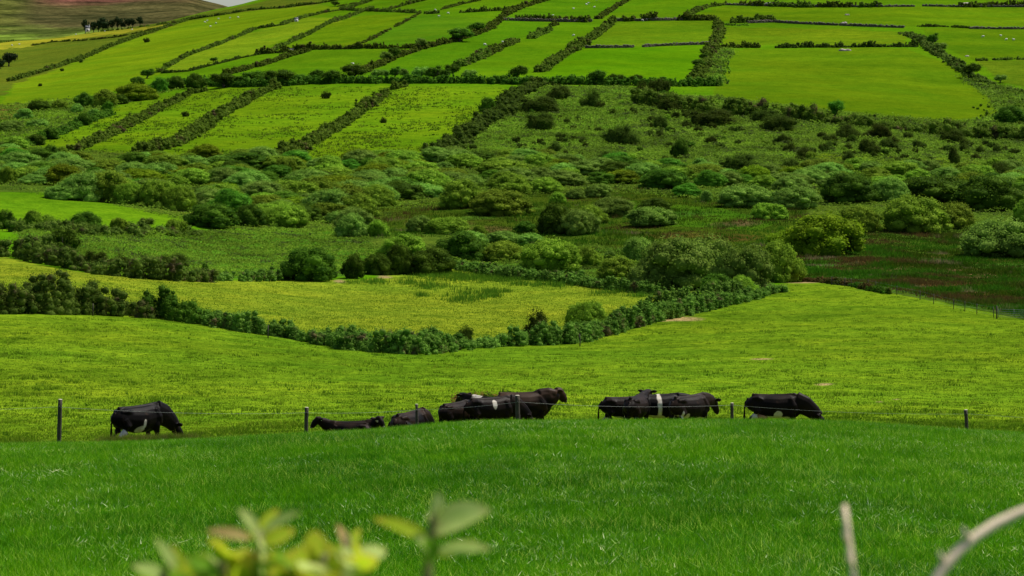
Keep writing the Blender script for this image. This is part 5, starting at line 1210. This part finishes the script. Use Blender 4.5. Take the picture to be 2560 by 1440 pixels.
def sprig(stem_px, leaves, label, wst=.004, d=D0):
    foot = px(stem_px[0][0], 1440, d); gz = float(H(foot[0], d)); root = np.array((foot[0], d, gz))
    e = empty('shrub_sprig', root); tag(e, label, 'shrub', 'sprigs close to the camera')
    pts = [np.zeros(3), np.array((foot[0] - .02, d + .02, (gz + foot[2]) / 2)) - root] + [px(c, r, d) - root for c, r in stem_px]
    G = Geo(); G.tube(pts, [wst * 1.3] * 2 + [wst * (1 - .5 * i / len(stem_px)) for i in range(len(stem_px))], 8); link('stem', G.mesh('stem', True), M['greenstem'], e)
    for L in leaves:
        (a, b, w, k) = L[:4]; dd1 = L[4] if len(L) > 4 else 0; t_ = L[5] if len(L) > 5 else 0
        leaf(e, px(*a, d + dd1 * .3), px(*b, d + dd1), w / PM, k, t_)
    return e
sprig([(1068, 1440), (1072, 1400), (1078, 1350), (1083, 1300), (1088, 1262)],
      [((1085, 1330), (1222, 1262), 92, 'p', -.01, .4), ((1085, 1385), (1225, 1358), 52, 'p', -.02, .2), ((1072, 1352), (935, 1282), 42, 'y', .01), ((1084, 1290), (1095, 1232), 48, 'p', -.01), ((1078, 1385), (1040, 1335), 36, 'p', -.02),
       ((1085, 1335), (1120, 1310), 34, 'r', .0), ((1085, 1318), (1075, 1280), 30, 'p', .01), ((1072, 1430), (1078, 1395), 34, 'p', -.01), ((1090, 1390), (1200, 1345), 30, 'y', .03), ((1080, 1345), (1070, 1410), 40, 'g', -.02)],
      'blurred leafy sprig with a broad pale leaf, bottom centre-left', .0040)
sprig([(640, 1440), (648, 1400), (652, 1360), (645, 1325)],
      [((645, 1340), (602, 1268), 36, 'p', -.01), ((655, 1335), (742, 1272), 44, 'p', -.02, .2), ((630, 1350), (515, 1316), 34, 'r', .0), ((645, 1330), (700, 1266), 26, 'y', .03), ((655, 1400), (650, 1325), 58, 'p', -.03, .3), ((655, 1360), (740, 1318), 40, 'y', .02),
       ((650, 1430), (655, 1375), 50, 'p', -.02), ((640, 1345), (560, 1335), 26, 'y', .02), ((655, 1410), (600, 1370), 40, 'r', .03)],
      'blurred upright sprig with pale and pinkish leaves above the leaf cluster', .0040)
gq = random.Random(4)
def cluster(x0, x1, n, top, label, stems):
    Ls = []
    for i in range(n):
        c = gq.uniform(x0, x1); r = gq.uniform(top(c), 1470)
        a = gq.uniform(-2.6, -.5); ln = gq.uniform(55, 105)
        Ls.append(((c, r + 25), (c + math.cos(a) * ln, r + 25 + math.sin(a) * ln * .75), gq.uniform(42, 68), gq.choice('yyyygggpypy'), gq.uniform(-.06, .10), gq.uniform(-.2, .5)))
    return sprig(stems, Ls, label, .0035)
cluster(730, 890, 40, lambda c: 1352 + abs(c - 810) * .3, 'blurred yellow-green leaf cluster right of the upright sprig', [(800, 1440), (805, 1410), (812, 1385)])
cluster(470, 650, 34, lambda c: 1368 + abs(c - 560) * .1, 'blurred yellow-green leaf cluster under the upright sprig', [(560, 1440), (555, 1410), (560, 1390)])
cluster(650, 760, 18, lambda c: 1392, 'blurred low leaves between the two leaf clusters', [(705, 1440), (708, 1420)])
sprig([(410, 1440), (425, 1410), (430, 1390)], [((440, 1425), (395, 1345), 36, 'p', -.01), ((450, 1440), (435, 1360), 34, 'y', .01), ((420, 1450), (330, 1405), 42, 'p', .0), ((400, 1460), (345, 1420), 40, 'g', .02), ((440, 1460), (480, 1385), 44, 'g', .03), ((460, 1470), (525, 1370), 46, 'g', .05), ((430, 1460), (400, 1405), 44, 'g', .04), ((420, 1470), (310, 1440), 50, 'y', .04)],
      'blurred leaves curling left at the left end of the shrub', .0035)
sprig([(870, 1440), (872, 1400), (868, 1340)], [((868, 1380), (850, 1300), 30, 'r', .04), ((868, 1390), (905, 1310), 26, 'y', .05), ((866, 1400), (830, 1350), 32, 'y', .04), ((870, 1410), (925, 1360), 34, 'y', .03)], 'faint reddish sprig at the right end of the leaf clusters', .0028, 1.85)
def twig(pts, rad, label, d, foot):
    P0 = px(*pts[0], d); gz = float(H(foot, d)); root = np.array((foot, d, gz)); e = empty('bare_twig', root); tag(e, label, 'twig', 'bare twigs close to the camera')
    path = [np.zeros(3), (P0 - root) * .5 + np.array((.02, 0, 0))] + [px(c, r, d + k * .01) - root for k, (c, r) in enumerate(pts)]
    G = Geo(); rr = [rad[0] * 1.2, rad[0] * 1.1] + list(rad)
    # smooth path
    pa_ = np.array(path); q = resample(np.column_stack([pa_, np.array(rr)]), .02)
    for _ in range(3): q[1:-1] = (q[:-2] + 2 * q[1:-1] + q[2:]) / 4
    gg = np.random.default_rng(3); q[:, 3] *= 1 + gg.normal(size=len(q)) * .035
    G.tube(q[:, :3], list(q[:, 3]), 10); link('stem', G.mesh('stem', True), M['twig'], e)
    for k in (3, 4):
        if k < len(path):
            c_ = path[k]; G = Geo(); G.tube([c_, c_ + np.array((-.004, -.002, .009))], [rad[0] * .6, rad[0] * .25], 7); link('bud', G.mesh('bud', True), M['twig'], e)
twig([(2142, 1460), (2132, 1420), (2120, 1360), (2116, 1310), (2111, 1264)], [.0025, .0025, .0023, .0022, .0021], 'thin upright pale twig at lower right', D0, px(2150, 1440, D0)[0])
twig([(2305, 1465), (2360, 1410), (2420, 1350), (2452, 1318), (2500, 1300), (2560, 1276), (2700, 1225), (2830, 1190)], [.0044, .0042, .0040, .0041, .0036, .0033, .0030, .0026], 'thick bent pale twig in the bottom right corner', D0, px(2240, 1440, D0)[0])

print('objects', len(bpy.data.objects), 'bushes', len(bushes))
